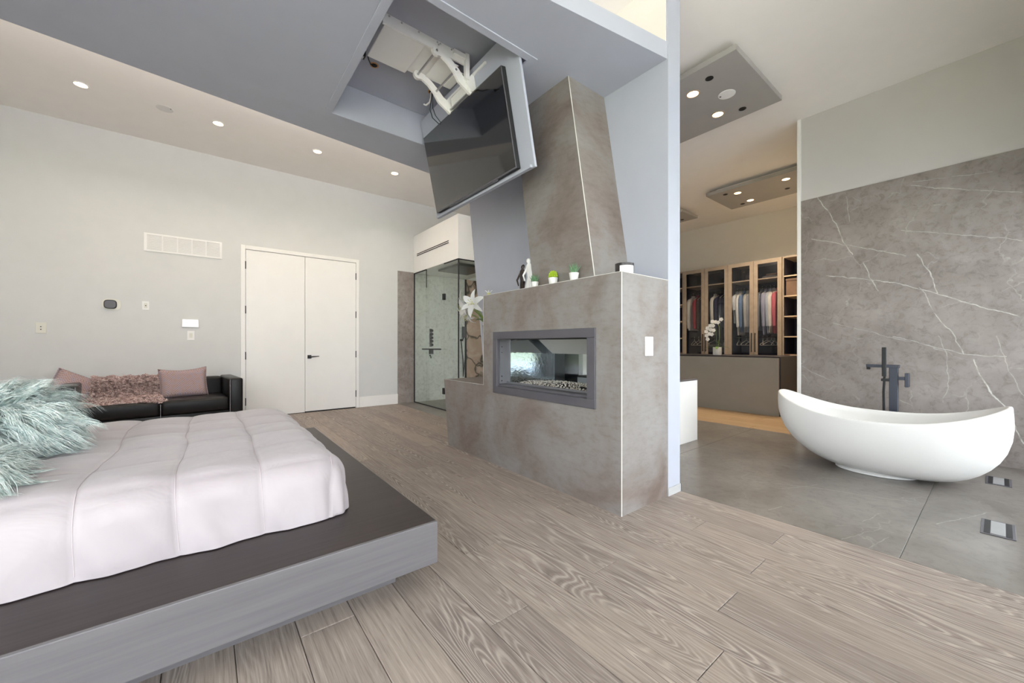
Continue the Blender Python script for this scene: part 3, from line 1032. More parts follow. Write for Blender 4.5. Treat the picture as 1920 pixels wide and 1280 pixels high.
for i, (xx, lab) in enumerate(((-0.978, 'leftmost glowing downlight in the cream ceiling strip'), (0.117, 'glowing ceiling downlight right beside the round ceiling speaker'), (1.182, 'third glowing ceiling downlight from the left, above the double door'), (2.252, 'rightmost glowing downlight in the cream ceiling strip, beside the hanging television'))):
    downlight('downlight', lab, (xx, 5.71, CZ), 0.048, 'downlights in the bedroom ceiling', 6)
o = thing('ceiling_speaker', 'flat round white speaker grille in the cream bedroom ceiling', 'speaker', (-0.352, 5.72, CZ))
MB().lathe([(0.075, 0), (0.075, -0.003), (0.072, -0.005), (0.0, -0.005)], (-0.352, 5.72, CZ), 32, cap=False).build('grille', 'speaker_grille', o)
MB().lathe([(0.006, -0.005), (0.006, -0.007)], (-0.30, 5.68, CZ), 10).build('sensor', 'matte_black', o)

# ================================================================== CEILING PANELS OF THE BATH AND CLOSET
PZ = 3.575


def ceiling_panel(label, x0, x1, y0, y1):
    o = thing('ceiling_panel', label, 'ceiling panel', ((x0 + x1) / 2, (y0 + y1) / 2, PZ), 'floating ceiling panels')
    MB().box((x0, y0, PZ), (x1, y1, PZ + 0.052), 0.002, 1).build('board', 'grey_panel', o)
    MB().box((x0 + 0.12, y0 + 0.12, PZ + 0.052), (x1 - 0.12, y1 - 0.12, CZ + 0.02)).build('spacer', 'paint_ceiling', o)
    return o


def spotcan(o_label, x, y):
    o = thing('spot_light', o_label, 'spotlight', (x, y, PZ), 'small dark spots in the ceiling panels')
    MB().lathe([(0.036, 0), (0.036, -0.003), (0.026, -0.004), (0.022, 0.0)], (x, y, PZ), 20, cap=False).build('ring', 'black_metal', o)
    MB().lathe([(0.026, -0.0015), (0.0, -0.001)], (x, y, PZ), 20, cap=False).build('lens', 'matte_black', o)


ceiling_panel('large floating grey ceiling panel with speaker above the bathroom', 3.543, 4.655, 1.397, 4.2)
downlight('downlight', 'glowing downlight in the bathroom panel nearest the wall edge', (3.834, 1.916, PZ), 0.052, 'downlights in the bath panel', 8, 'closet_shelf_edge')
downlight('downlight', 'glowing downlight in the bathroom panel nearer the far edge', (4.386, 1.916, PZ), 0.052, 'downlights in the bath panel', 8, 'closet_shelf_edge')
spotcan('small dark unlit spot above the speaker in the bathroom ceiling panel', 3.734, 1.708)
spotcan('small dark unlit spot by the far edge of the bathroom ceiling panel', 4.492, 1.708)
o = thing('ceiling_speaker', 'round white speaker in the grey bathroom ceiling panel', 'speaker', (4.107, 1.707, PZ))
MB().lathe([(0.078, 0), (0.078, -0.004), (0.074, -0.006), (0.0, -0.006)], (4.107, 1.707, PZ), 32, cap=False).build('grille', 'plastic_white', o)
MB().lathe([(0.009, -0.006), (0.009, -0.008)], (4.09, 1.762, PZ), 10).build('logo_dot', 'matte_black', o)
ceiling_panel('brown-grey floating ceiling panel with three lit downlights in the closet', 6.676, 7.684, 1.55, 3.11)
for x, y, lab in ((6.918, 2.705, 'leftmost glowing downlight of the closet ceiling panel'), (7.438, 2.703, 'lowest glowing downlight of the closet ceiling panel'), (6.914, 2.023, 'rightmost glowing downlight of the closet ceiling panel')):
    downlight('downlight', lab, (x, y, PZ), 0.050, 'downlights in the closet panel', 38, 'closet_shelf_edge')
downlight('downlight', 'glowing downlight of the closet panel hidden behind the white trim', (7.44, 1.95, PZ), 0.05, 'downlights in the closet panel', 40, 'closet_shelf_edge')
spotcan('small dark spot at the left end of the closet ceiling panel', 6.831, 2.862)
spotcan('small dark spot at the lower edge of the closet ceiling panel', 7.527, 2.861)
spotcan('small dark spot at the right end of the closet ceiling panel beside the white trim', 7.35, 2.13)
ceiling_panel('end of a third floating ceiling panel peeking out behind the blue wall', 7.06, 7.675, 3.735, 4.60)
spotcan('small dark spot in the ceiling panel half hidden by the blue wall', 7.53, 3.98)

# ================================================================== TELEVISION AND ITS CEILING LIFT
TA = -0.203
tvp = (1.86, 2.826, 2.343)
lift = thing('tv_lift', 'white motorised television lift with a hinged blue flap in the ceiling hatch', 'tv lift', tvp, local=True, rot=(0, TA, 0))
fl = MB().box((0.0, -0.745, 0.0), (0.022, 0.745, 0.945), 0.002, 1).build('flap_panel', 'paint_blue', lift, local=True)
MB().box((-0.022, -0.72, 0.001), (0.0, 0.72, 0.020)).build('bottom_lip', 'paint_blue', fl, local=True)
MB().box((-0.014, -0.39, 0.880), (0.0, 0.26, 0.896)).build('flap_rail', 'white_metal', fl, local=True)
inv = (Matrix.Translation(tvp) @ Matrix.Rotation(TA, 4, 'Y')).inverted()


def to_lift(mb):
    bmesh.ops.transform(mb.bm, matrix=inv, verts=mb.bm.verts[:])
    return mb


mot = to_lift(MB().box((0.973, 2.65, 3.275), (1.278, 3.022, RZ), 0.004, 1)).build('motor_box', 'white_metal', lift, local=True)
to_lift(MB().box((0.957, 2.634, 3.273), (1.656, 2.648, RZ + 0.0))).build('side_plate', 'white_metal', lift, local=True)
for xx in (1.00, 1.09, 1.22, 1.37, 1.38, 1.395, 1.49, 1.53, 1.61):
    to_lift(MB().lathe([(0.007, 0), (0.006, -0.004)], (xx, 2.634, 3.338 - 0.014 * (xx in (1.38, 1.53))), 8, 'Y')).build('bolt', 'steel', lift, local=True)
to_lift(MB().box((1.278, 2.66, 3.298), (1.449, 3.007, 3.310))).build('slide_plate', 'white_metal', lift, local=True)
to_lift(MB().box((1.428, 2.69, 3.280), (1.584, 2.97, 3.290))).build('slide_plate', 'white_metal', lift, local=True)
to_lift(MB().box((1.584, 2.71, 3.254), (1.650, 2.94, 3.264))).build('slide_plate', 'white_metal', lift, local=True)
to_lift(MB().box((1.60, 2.603, 3.15), (1.635, 2.633, RZ))).build('bracket', 'white_metal', lift, local=True)
to_lift(MB().box((1.50, 2.606, 3.305), (1.60, 2.633, 3.338))).build('bracket', 'white_metal', lift, local=True)


def arm(y):
    # curved flat bar in the XZ plane
    path = [(1.361, 3.268), (1.408, 3.270), (1.470, 3.242), (1.527, 3.197), (1.573, 3.146), (1.62, 3.125), (1.662, 3.092)]
    wd = [0.030, 0.026, 0.026, 0.030, 0.037, 0.040, 0.030]
    up, dn = [], []
    for i, (px, pz) in enumerate(path):
        q0 = Vector(path[max(i - 1, 0)])
        q1 = Vector(path[min(i + 1, len(path) - 1)])
        d = (q1 - q0).normalized()
        nrm = Vector((-d.y, d.x))
        up.append((px + nrm.x * wd[i], pz + nrm.y * wd[i]))
        dn.append((px - nrm.x * wd[i], pz - nrm.y * wd[i]))
    a = to_lift(MB().prism(up + dn[::-1], 1, y - 0.010, y + 0.010)).build('arm', 'white_metal', lift, local=True)
    for (px, pz), rr in ((path[0], 0.033), (path[3], 0.026), (path[6], 0.031)):
        to_lift(MB().lathe([(rr, y - 0.014), (rr, y + 0.014)], (px, 0, pz), 20, 'Y')).build('pivot', 'white_metal', a, local=True)
        to_lift(MB().lathe([(0.009, y - 0.018), (0.009, y + 0.018)], (px, 0, pz), 10, 'Y')).build('bolt', 'steel', a, local=True)


arm(2.640)
arm(2.968)
for px, pz in ((1.361, 3.268), (1.527, 3.197), (1.662, 3.092)):
    to_lift(MB().tube([(px, 2.65, pz), (px, 2.96, pz)], 0.008)).build('rod', 'steel', lift, local=True)
for ya in (2.612, 2.984):
    to_lift(MB().prism([(1.61, 3.13), (1.655, 3.078), (1.705, 3.078), (1.690, 3.205), (1.66, 3.21)], 1, ya, ya + 0.014)).build('hinge_cheek', 'white_metal', lift, local=True)
to_lift(MB().prism([(1.680, 3.10), (1.692, 3.102), (1.674, 3.19), (1.662, 3.188)], 1, 2.655, 2.955)).build('mount_plate', 'white_metal', lift, local=True)

tv = thing('television', 'flat black television hanging tilted from the ceiling hatch', 'television', tvp, local=True, rot=(0, TA, 0))
ty0, ty1, tz0, tz1 = -0.597, 0.664, 0.036, 0.751
MB().box((-0.040, ty0, tz0), (-0.002, ty1, tz1), 0.004, 2).build('back_shell', 'matte_black', tv, local=True)
MB().box((-0.046, ty0, tz0), (-0.040, ty1, tz1), 0.0015, 1).build('bezel', 'frame_grey', tv, local=True)
MB().box((-0.0475, ty0 + 0.006, tz0 + 0.012), (-0.046, ty1 - 0.006, tz1 - 0.006)).build('screen', 'tv_screen', tv, local=True)
MB().box((-0.044, ty0 + 0.25, tz0 - 0.012), (-0.025, ty1 - 0.25, tz0), 0.003, 1).build('sensor_bar', 'frame_grey', tv, local=True)

for x, y, lab in ((1.085, 3.187, 'round cable hole with raw wood rim on the left of the hatch ceiling'), (1.606, 3.20, 'round cable hole with raw wood rim near the lift arms')):
    o = thing('cable_hole', lab, 'cable hole', (x, y, RZ))
    MB().lathe([(0.034, 0), (0.034, -0.002), (0.024, -0.003), (0.024, 0)], (x, y, RZ), 20, cap=False).build('rim', 'wood_raw', o)
    MB().lathe([(0.025, -0.0015), (0.0, -0.0015)], (x, y, RZ), 20, cap=False).build('hole', 'matte_black', o)


def cable(label, pts, r, mat):
    o = MB().tube(pts, r, 6).build('cable', mat, loc=pts[0], smooth=True)
    tag(o, label, 'cable')


cable('black cable from the left hole to the white motor box', [(1.085, 3.182, 3.347), (1.045, 3.16, 3.325), (1.01, 3.10, 3.312), (0.985, 3.05, 3.312), (0.98, 3.022, 3.305)], 0.0045, 'cable_black')
cable('thin black cable looping from the hole down to the television', [(1.606, 3.195, 3.347), (1.605, 3.20, 3.30), (1.61, 3.24, 3.21), (1.625, 3.22, 3.13), (1.655, 3.16, 3.06)], 0.004, 'cable_black')
cable('thin black cable running beside the looping one behind the television', [(1.611, 3.19, 3.347), (1.609, 3.185, 3.29), (1.613, 3.19, 3.20), (1.628, 3.17, 3.13), (1.66, 3.13, 3.06)], 0.003, 'cable_black')
cable('short white hooked cable hanging from the hatch hole', [(1.603, 3.205, 3.345), (1.605, 3.21, 3.30), (1.60, 3.23, 3.265), (1.587, 3.27, 3.255), (1.577, 3.295, 3.272)], 0.008, 'white_metal')
o = thing('power_socket', 'small dark power socket on the side of the hatch box', 'socket', (0.955, 3.05, 3.26))
MB().box((0.935, 3.03, 3.275), (0.968, 3.08, 3.325), 0.003, 1).build('body', 'black_metal', o)
MB().box((0.933, 3.04, 3.272), (0.955, 3.07, 3.275)).build('face', 'steel', o)

# ================================================================== BED
BX1, BY0, BY1, PT = 0.785, 1.506, 3.92, 0.30
bed = thing('platform_bed', 'low dark wooden bed platform with a wide ledge', 'bed', (-0.7, 2.71, 0))
MB().box((HX + 0.01, BY0 + 0.012, PT - 0.02), (BX1 - 0.002, BY1, PT), 0.002, 1).build('platform_top', 'platform_wood', bed)
MB().box((HX + 0.01, BY0, 0.122), (BX1, BY0 + 0.02, PT - 0.0005), 0.003, 2).build('side_panel', 'platform_side', bed)
MB().box((BX1 - 0.02, BY0 + 0.02, 0.122), (BX1, BY1, PT - 0.0005), 0.003, 2).build('end_panel', 'platform_side', bed)
MB().box((HX + 0.01, BY1 - 0.02, 0.122), (BX1 - 0.02, BY1 - 0.001, PT - 0.02)).build('side_panel', 'platform_side', bed)
MB().box((HX + 0.01, 1.68, 0), (0.667, 3.75, 0.16)).build('plinth', 'platform_side', bed)
MB().box((HX + 0.02, BY0 + 0.03, 0.13), (BX1 - 0.03, BY1 - 0.03, 0.16)).build('underside', 'platform_side', bed)

# mattress and comforter
mat_ = tag(MB().box((HX + 0.03, 1.96, PT), (0.40, 3.46, 0.505), 0.05, 3).build('mattress', 'ceramic_white', loc=(-0.9, 2.71, PT), smooth=True), 'white mattress hidden under the comforter', 'mattress')


def comforter():
    U0, U1 = HX + 0.03, 0.395
    V0, V1 = 1.965, 3.455
    R = 0.11
    H = 0.56 - (PT + 0.004)
    Ltot = R * math.pi / 2 + (H - R) + 0.005
    us = [-0.335 + 0.0131 * k for k in range(-140, 56) if U0 < -0.335 + 0.0131 * k < U1] + [U1 + Ltot * k / 22 for k in range(23)]
    vs_ = [V0 - Ltot * k / 22 for k in range(22, 0, -1)] + [1.905 + 0.01575 * k for k in range(4, 99) if V0 < 1.905 + 0.01575 * k < V1] + [V1 + Ltot * k / 22 for k in range(23)]

    def surf(u, v):
        dx = max(0.0, u - U1)
        dy = (v - V1) if v > V1 else (v - V0) if v < V0 else 0.0
        d = math.hypot(dx, dy)
        cu, cvv = min(u, U1), min(max(v, V0), V1)
        if d < 1e-9:
            p = Vector((u, v, 0.56))
            n = Vector((0, 0, 1))
        else:
            k = min(d, Ltot)
            ex, ey = dx / d, dy / d
            if k < R * math.pi / 2:
                a = k / R
                out, dz = R * math.sin(a), R * (1 - math.cos(a))
                n = Vector((ex * math.sin(a), ey * math.sin(a), math.cos(a)))
            else:
                rest = k - R * math.pi / 2
                out, dz = R + rest * 0.16, R + rest
                n = Vector((ex, ey, 0.1)).normalized()
            p = Vector((cu + ex * out, cvv + ey * out, 0.56 - dz))
        return p, n, d

    P = []
    for u in us:
        row = []
        for v in vs_:
            wob = 0.030 * mnoise.noise(Vector((u * 1.7, v * 2.6, 1.7)))
            p, n, d = surf(u + wob, v + 0.7 * wob if V0 < v < V1 else v)
            su = (u + 0.335) / 0.262
            sv = (v - 1.905) / 0.315
            fu = abs(math.sin(math.pi * su))
            fv = abs(math.sin(math.pi * sv))
            puff = 0.021 * (0.10 + 0.90 * min(1, fu * 1.1) ** 0.60) * (0.15 + 0.85 * min(1, fv * 1.15) ** 0.45)
            wr = 0.010 * mnoise.noise(Vector((u * 2.3 + 5, v * 2.6, 0)))
            wr += 0.006 * mnoise.noise(Vector((u * 6 + 3, v * 9, 4)))
            if d > 0.05:                                     # folds of the hanging sides
                w_ = min(1, (d - 0.05) / 0.2)
                s_ = u if d == abs(v - V0) or v < V0 else v
                wr += w_ * 0.018 * mnoise.noise(Vector((u * 7 + v * 5, v * 2.0 - u, 9)))
                wr += w_ * 0.008 * mnoise.noise(Vector((u * 15 + v * 6, v * 3.0, 2)))
            q = p + n * (puff + wr)
            if q.z < PT + 0.004:
                q.z = PT + 0.004
            row.append(q)
        P.append(row)
    mb = MB().grid(P)
    bmesh.ops.remove_doubles(mb.bm, verts=mb.bm.verts[:], dist=0.0006)
    o = mb.build('comforter', 'comforter_fabric', loc=(-0.8, 2.71, PT), smooth=True, angle=180)
    tag(o, 'pale mauve quilted comforter spread over the platform bed', 'comforter')
    # stitched seams
    for k in range(-6, 4):
        u = -0.335 + 0.262 * k
        if u < U0 + 0.02 or u > U1 + Ltot:
            continue
        pts = []
        for v in np.arange(V0 - Ltot + 0.02, V1 + Ltot - 0.02, 0.02):
            wob = 0.030 * mnoise.noise(Vector((u * 1.7, v * 2.6, 1.7)))
            uu = u
            p, n, d = surf(u + wob, v + 0.7 * wob if V0 < v < V1 else v)
            wr = 0.010 * mnoise.noise(Vector((uu * 2.3 + 5, v * 2.6, 0))) + 0.006 * mnoise.noise(Vector((uu * 6 + 3, v * 9, 4)))
            if d > 0.05:
                w_ = min(1, (d - 0.05) / 0.2)
                wr += w_ * 0.018 * mnoise.noise(Vector((uu * 7 + v * 5, v * 2.0 - uu, 9))) + w_ * 0.008 * mnoise.noise(Vector((uu * 15 + v * 6, v * 3.0, 2)))
            pts.append(p + n * (wr + 0.0030))
        MB().tube(pts, 0.0016, 5).build('seam', 'seam_thread', o)
    return o


comf = comforter()


def fur_cushion(label, c, rad, rot, n, seed):
    rng = np.random.default_rng(seed)
    o = thing('fur_cushion', label, 'cushion', (c[0], c[1], c[2] - rad[2]), 'shaggy mint cushions')
    M = Matrix.Translation(c) @ Matrix.Rotation(rot[2], 4, 'Z') @ Matrix.Rotation(rot[1], 4, 'Y') @ Matrix.Rotation(rot[0], 4, 'X')

    def sp(th, ph):
        ct, st = math.cos(ph), math.sin(ph)
        f = lambda v, e: math.copysign(abs(v) ** e, v)
        return Vector((rad[0] * f(ct, 0.8) * f(math.cos(th), 0.6), rad[1] * f(ct, 0.8) * f(math.sin(th), 0.6), rad[2] * f(st, 0.9)))
    R = []
    for i in range(1, 14):
        ph = -math.pi / 2 + math.pi * i / 14
        R.append([M @ (sp(2 * math.pi * k / 28, ph) * 0.97) for k in range(28)])
    MB().rings(R).build('core', 'fur', o, smooth=True)
    verts, faces = [], []
    NC = max(60, n // 26)

    def root():
        th = rng.uniform(0, 2 * math.pi)
        ph = math.asin(rng.uniform(-0.7, 1))
        p_ = sp(th, ph)
        n_ = Vector((p_.x / rad[0] ** 2, p_.y / rad[1] ** 2, p_.z / rad[2] ** 2)).normalized()
        return M @ p_, (M.to_3x3() @ n_).normalized()
    locks = []
    for i in range(NC):
        p0, nn = root()
        out = p0 - Vector(c)
        out.z *= 0.25
        out.normalize()
        L = rng.uniform(0.10, 0.19)
        d = (nn * 0.50 + out * 0.75 + Vector((0, 0, -0.30)) + mnoise.noise_vector(p0 * 7) * 0.45 + Vector(rng.normal(0, 0.16, 3))).normalized()
        locks.append((p0, d, L))
    LP = np.array([tuple(l[0]) for l in locks])
    for i in range(n):
        p0, nn = root()
        k0 = int(np.argmin(((LP - np.array(tuple(p0))) ** 2).sum(1)))
        lp, d, L = locks[k0]
        L = L * rng.uniform(0.55, 1.1)
        tip = lp + d * L + Vector(rng.normal(0, 0.012, 3))
        tip = tip * 0.72 + (p0 + d * L) * 0.28
        dd = tip - p0
        side = dd.cross(nn)
        if side.length < 1e-5:
            side = Vector((1, 0, 0))
        side.normalize()
        side = (side + nn * rng.uniform(-0.6, 0.6)).normalized()
        w = rng.uniform(0.0010, 0.0026)
        b = len(verts)
        bend = nn * 0.18 * L
        wv_ = rng.uniform(0, 6)
        for k in range(5):
            s_ = k / 4
            q = p0 + dd * s_ + bend * math.sin(math.pi * s_) + Vector((0, 0, -0.05)) * s_ * s_ * (L / 0.14) + side * 0.006 * math.sin(s_ * 5 + wv_)
            if q.z < 0.578:
                q.z = 0.578 + 0.004 * s_
            if k < 4:
                ww = w * (1 - 0.2 * k)
                verts += [q - side * ww, q + side * ww]
            else:
                verts.append(q)
        faces += [(b, b + 1, b + 3, b + 2), (b + 2, b + 3, b + 5, b + 4), (b + 4, b + 5, b + 7, b + 6), (b + 6, b + 7, b + 8)]
    off = OFF[o.name]
    me = bpy.data.meshes.new('fur')
    me.from_pydata([tuple(v - off) for v in verts], [], faces)
    me.materials.append(MATS['fur'])
    me.shade_smooth()
    f = bpy.data.objects.new('fur', me)
    COL.objects.link(f)
    f.parent = o
    f['kind'] = 'stuff'
    return o


fur_cushion('large shaggy mint fur cushion propped up on the comforter near the sofa', (-0.775, 2.66, 0.705), (0.225, 0.13, 0.115), (0.5, 0.0, 0.25), 17000, 3)
fur_cushion('lower shaggy mint fur cushion lying flat at the left picture edge', (-0.83, 2.13, 0.625), (0.24, 0.20, 0.045), (0.0, 0.05, 0.2), 10000, 5)

# ================================================================== SOFA
SR = math.radians(5.5)
so = thing('sofa', 'low boxy black leather loveseat against the door wall', 'sofa', (-0.43, 6.20, 0), local=True, rot=(0, 0, SR))
W = 0.765
arms = []
for s_ in (-1, 1):
    a = MB().box((s_ * W, -0.40, 0.06), (s_ * (W - 0.135), 0.43, 0.645), 0.022, 3).build('arm', 'leather_black', so, local=True, smooth=True)
    MB().tube([(s_ * (W - 0.133), -0.402, 0.10), (s_ * (W - 0.133), -0.402, 0.63)], 0.005, 6).build('piping', 'piping_grey', a, local=True)
MB().box((-W + 0.13, 0.24, 0.10), (W - 0.13, 0.43, 0.635), 0.03, 3).build('backrest', 'leather_black', so, local=True, smooth=True)
MB().box((-W + 0.13, -0.37, 0.08), (W - 0.13, 0.26, 0.26), 0.01, 2).build('seat_base', 'leather_black', so, local=True, smooth=True)
for a, b in ((-W + 0.137, -0.003), (0.003, W - 0.137)):
    MB().box((a, -0.40, 0.26), (b, 0.25, 0.425), 0.035, 4).build('seat_cushion', 'leather_black', so, local=True, smooth=True)
MB().tube([(0, -0.395, 0.10), (0, -0.397, 0.39)], 0.004, 6).build('seam_piping', 'piping_grey', so, local=True)
for sx in (-1, 1):
    for sy in (-0.33, 0.36):
        MB().box((sx * (W - 0.08) - 0.025, sy - 0.025, 0), (sx * (W - 0.08) + 0.025, sy + 0.025, 0.07)).build('foot', 'black_metal', so, local=True)


def cushion(label, c, w, h, d, rot, sag=0.0):
    o = thing('woven_cushion', label, 'cushion', c, 'woven mauve cushions on the sofa', rot=rot, local=True)
    n = 16
    f, bk = [], []
    for i in range(n + 1):
        rf, rb = [], []
        for j in range(n + 1):
            u, v = 2 * i / n - 1, 2 * j / n - 1
            e_ = (1 - u ** 4) * (1 - v ** 4)
            th = d * 0.5 * max(e_, 0) ** 0.42
            pinch = 1 - 0.055 * (1 - v * v) * (abs(u) ** 3)
            pin2 = 1 - 0.07 * (1 - u * u) * (abs(v) ** 3)
            x_, z_ = u * w / 2 * pinch, v * h / 2 * pin2 + h / 2
            z_ -= sag * (1 - u * u) * (v > 0) * v
            rf.append((x_, -th, z_))
            rb.append((x_, th, z_))
        f.append(rf)
        bk.append(rb)
    mb = MB().grid(f).grid(bk)
    bmesh.ops.remove_doubles(mb.bm, verts=mb.bm.verts[:], dist=0.0005)
    mb.build('cover', 'woven_fabric', o, local=True, smooth=True, angle=180)
    edge = [f[i][0] for i in range(n + 1)] + [f[n][j] for j in range(1, n + 1)] + [f[i][n] for i in range(n - 1, -1, -1)] + [f[0][j] for j in range(n - 1, -1, -1)]
    MB().tube(edge, 0.005, 6, cap=False).build('piping', 'woven_fabric', o, local=True, smooth=True)
    return o


cushion('rectangular woven mauve cushion upright on the right of the black sofa', (-0.20, 6.245, 0.405), 0.46, 0.375, 0.14, (-0.24, -0.04, 0.08), 0.02)
cushion('woven mauve cushion slumped against the left arm of the black sofa', (-1.17, 6.27, 0.40), 0.46, 0.36, 0.17, (-0.35, 0.50, 0.35), 0.0)

# knitted throw
thr = thing('throw_blanket', 'chunky knitted mauve throw draped over the middle of the sofa back', 'blanket', (-0.72, 6.3, 0.42))


def throw_pt(u, v):
    # u along the sofa, v from behind the back, over the top, down to the seat and forward
    x_ = -0.995 + u * 0.545
    path = [(6.66, 0.50), (6.64, 0.60), (6.60, 0.655), (6.52, 0.668), (6.45, 0.655), (6.41, 0.60), (6.37, 0.50), (6.32, 0.452), (6.20, 0.445), (6.05, 0.44), (5.95, 0.432), (5.87, 0.415)]
    t_ = v * (len(path) - 1)
    i = min(int(t_), len(path) - 2)
    f_ = t_ - i
    y_ = path[i][0] * (1 - f_) + path[i + 1][0] * f_
    z_ = path[i][1] * (1 - f_) + path[i + 1][1] * f_
    spread = max(0, v - 0.60) / 0.40
    x_ += spread * (u - 0.42) * 0.16
    y_ += (x_ + 0.43) * math.tan(SR)
    y_ += 0.03 * math.sin(u * 9 + v * 3) * (v > 0.8)
    amp = 0.014 + 0.024 * (0.28 < v < 0.66)
    b_ = amp * math.sin(u * 24 + 2.2 * math.sin(v * 7)) + 0.010 * mnoise.noise(Vector((u * 9, v * 9, 3)))
    if v > 0.3:
        y_ -= abs(b_) * 0.8 + 0.012
    z_ += max(0, b_) * 0.7
    return Vector((x_, y_, z_))


Pg = [[throw_pt(i / 46, j / 60) for j in range(61)] for i in range(47)]
cl = MB().grid(Pg)
bmesh.ops.solidify(cl.bm, geom=cl.bm.faces[:], thickness=0.012)
cl.build('cloth', 'throw_yarn', thr, smooth=True, angle=180)
tf = MB()
for i in range(6500):
    u, v = random.random(), random.uniform(0.1, 1)
    if random.random() < 0.12:
        u = random.choice((random.uniform(-0.02, 0.02), random.uniform(0.98, 1.02)))
    if random.random() < 0.10:
        v = random.uniform(0.97, 1.01)
    p = throw_pt(u, min(v, 1))
    p += Vector((random.gauss(0, 0.005), random.gauss(-0.006, 0.006), random.gauss(0.006, 0.005)))
    sz = random.uniform(0.005, 0.011)
    m = Matrix.Translation(p) @ Matrix.Rotation(random.uniform(0, 6.28), 4, Vector((random.random() - .5, random.random() - .5, random.random() + .01)).normalized()) @ Matrix.Diagonal((sz * 1.7, sz, sz * 0.8, 1))
    vv = [tf.bm.verts.new(m @ Vector(c)) for c in ((1, 0, 0), (-1, 0, 0), (0, 1, 0), (0, -1, 0), (0, 0, 1), (0, 0, -1))]
    for f in ((0, 2, 4), (2, 1, 4), (1, 3, 4), (3, 0, 4), (2, 0, 5), (1, 2, 5), (3, 1, 5), (0, 3, 5)):
        tf.bm.faces.new([vv[k] for k in f])
tf.build('yarn_tufts', 'throw_yarn', thr, kind='stuff')

# ================================================================== SHOWER
sh = thing('shower_enclosure', 'frameless corner shower of clear glass panels with black fittings', 'shower', (3.5, 5.9, 0))
gx = 3.012
panes = [(6.70, 6.21), (6.204, 5.575), (5.569, 5.122)]
gl = []
for k, (a, b) in enumerate(panes):
    top = 2.366 if k != 1 else 2.19
    gl.append(MB().box((gx, b, 0.015), (gx + 0.01, a, top)).build('glass_door' if k == 1 else 'glass_panel', 'glass_shower', sh))
side = MB().box((gx, 5.112, 0.015), (4.10, 5.122, 2.366)).build('glass_panel', 'glass_shower', sh)
MB().box((gx + 0.0, 6.204, 2.20), (gx + 0.01, 5.575, 2.366)).build('transom_glass', 'glass_shower', sh)
MB().box((gx - 0.004, 6.70, 0.0), (gx + 0.016, 6.708, 2.372)).build('wall_channel', 'black_metal', sh)
MB().box((gx - 0.004, 6.21, 2.356), (gx + 0.016, 6.70, 2.372)).build('top_channel', 'black_metal', sh)
MB().box((gx - 0.004, 5.112, 2.356), (gx + 0.016, 5.569, 2.372)).build('top_channel', 'black_metal', sh)
MB().box((gx, 5.108, 2.356), (4.10, 5.126, 2.372)).build('top_channel', 'black_metal', sh)
MB().box((gx - 0.004, 5.112, 0.0), (gx + 0.016, 6.70, 0.016)).build('bottom_channel', 'black_metal', sh)
MB().box((gx, 5.108, 0.0), (4.10, 5.126, 0.016)).build('bottom_channel', 'black_metal', sh)
MB().box((gx - 0.003, 5.108, 0.016), (gx + 0.012, 5.124, 2.356)).build('corner_post', 'matte_black', sh)
MB().box((gx - 0.001, 6.204, 2.05), (gx + 0.011, 6.211, 2.366)).build('seal', 'black_metal', gl[0])
for zz in (1.83, 0.31):
    MB().box((gx - 0.014, 5.545, zz - 0.05), (gx + 0.024, 5.60, zz + 0.05), 0.003, 1).build('hinge', 'black_metal', gl[1])
MB().tube([(gx - 0.045, 6.26, 0.982), (gx - 0.045, 5.59, 0.985)], 0.011, 10).tube([(gx - 0.045, 6.15, 0.982), (gx + 0.01, 6.15, 0.982)], 0.008).tube([(gx - 0.045, 5.70, 0.985), (gx + 0.01, 5.70, 0.985)], 0.008).build('handle_bar', 'black_metal', gl[1])
# valves on the back wall
va = thing('shower_valves', 'column of five black shower knobs with a spout on the shower wall', 'shower valve', (3.35, BY - 0.014, 0.8))
MB().box((3.322, BY - 0.03, 1.02), (3.372, BY - 0.014, 1.36), 0.003, 1).build('back_plate', 'frame_grey', va)
for k in range(5):
    z = 1.055 + k * 0.067
    MB().lathe([(0.026, 0), (0.026, -0.05), (0.022, -0.054)], (3.347, BY - 0.03, z), 18, 'Y').build('knob', 'black_metal', va)
MB().box((3.31, BY - 0.03, 0.88), (3.40, BY - 0.014, 0.985), 0.004, 1).build('spout_plate', 'black_metal', va)
MB().tube([(3.33, BY - 0.02, 0.86), (3.33, BY - 0.06, 0.83), (3.29, BY - 0.14, 0.815)], 0.013).build('spout', 'black_metal', va)
hs = thing('hand_shower', 'black hand shower with a looping hose on the shower wall', 'hand shower', (4.05, BY - 0.014, 0.5))
MB().box((3.985, BY - 0.05, 1.13), (4.045, BY - 0.014, 1.17), 0.003, 1).build('holder', 'black_metal', hs)
MB().box((4.02, BY - 0.065, 1.20), (4.095, BY - 0.045, 1.42), 0.004, 1).build('head', 'frame_grey', hs)
MB().tube([(4.03, BY - 0.05, 1.15), (4.055, BY - 0.055, 1.22)], 0.012).build('grip', 'black_metal', hs)
hp = []
for k in range(25):
    a = k / 24
    hp.append((4.0 + 0.10 * a + 0.02 * math.sin(a * 6.3), BY - 0.04, 1.14 - 0.72 * math.sin(math.pi * min(1, a * 0.85 + 0.0)) + 0.0))
MB().tube(hp, 0.008, 6).build('hose', 'black_metal', hs, smooth=True)
rp = thing('rain_shower', 'dark square rain shower panel under the shower ceiling', 'rain shower', (3.45, 5.75, 2.30))
MB().box((3.16, 5.36, 2.325), (3.75, 6.05, 2.36), 0.003, 1).build('panel', 'rain_panel', rp)
MB().box((3.42, 5.67, 2.36), (3.48, 5.73, 2.372)).build('mount', 'black_metal', rp)
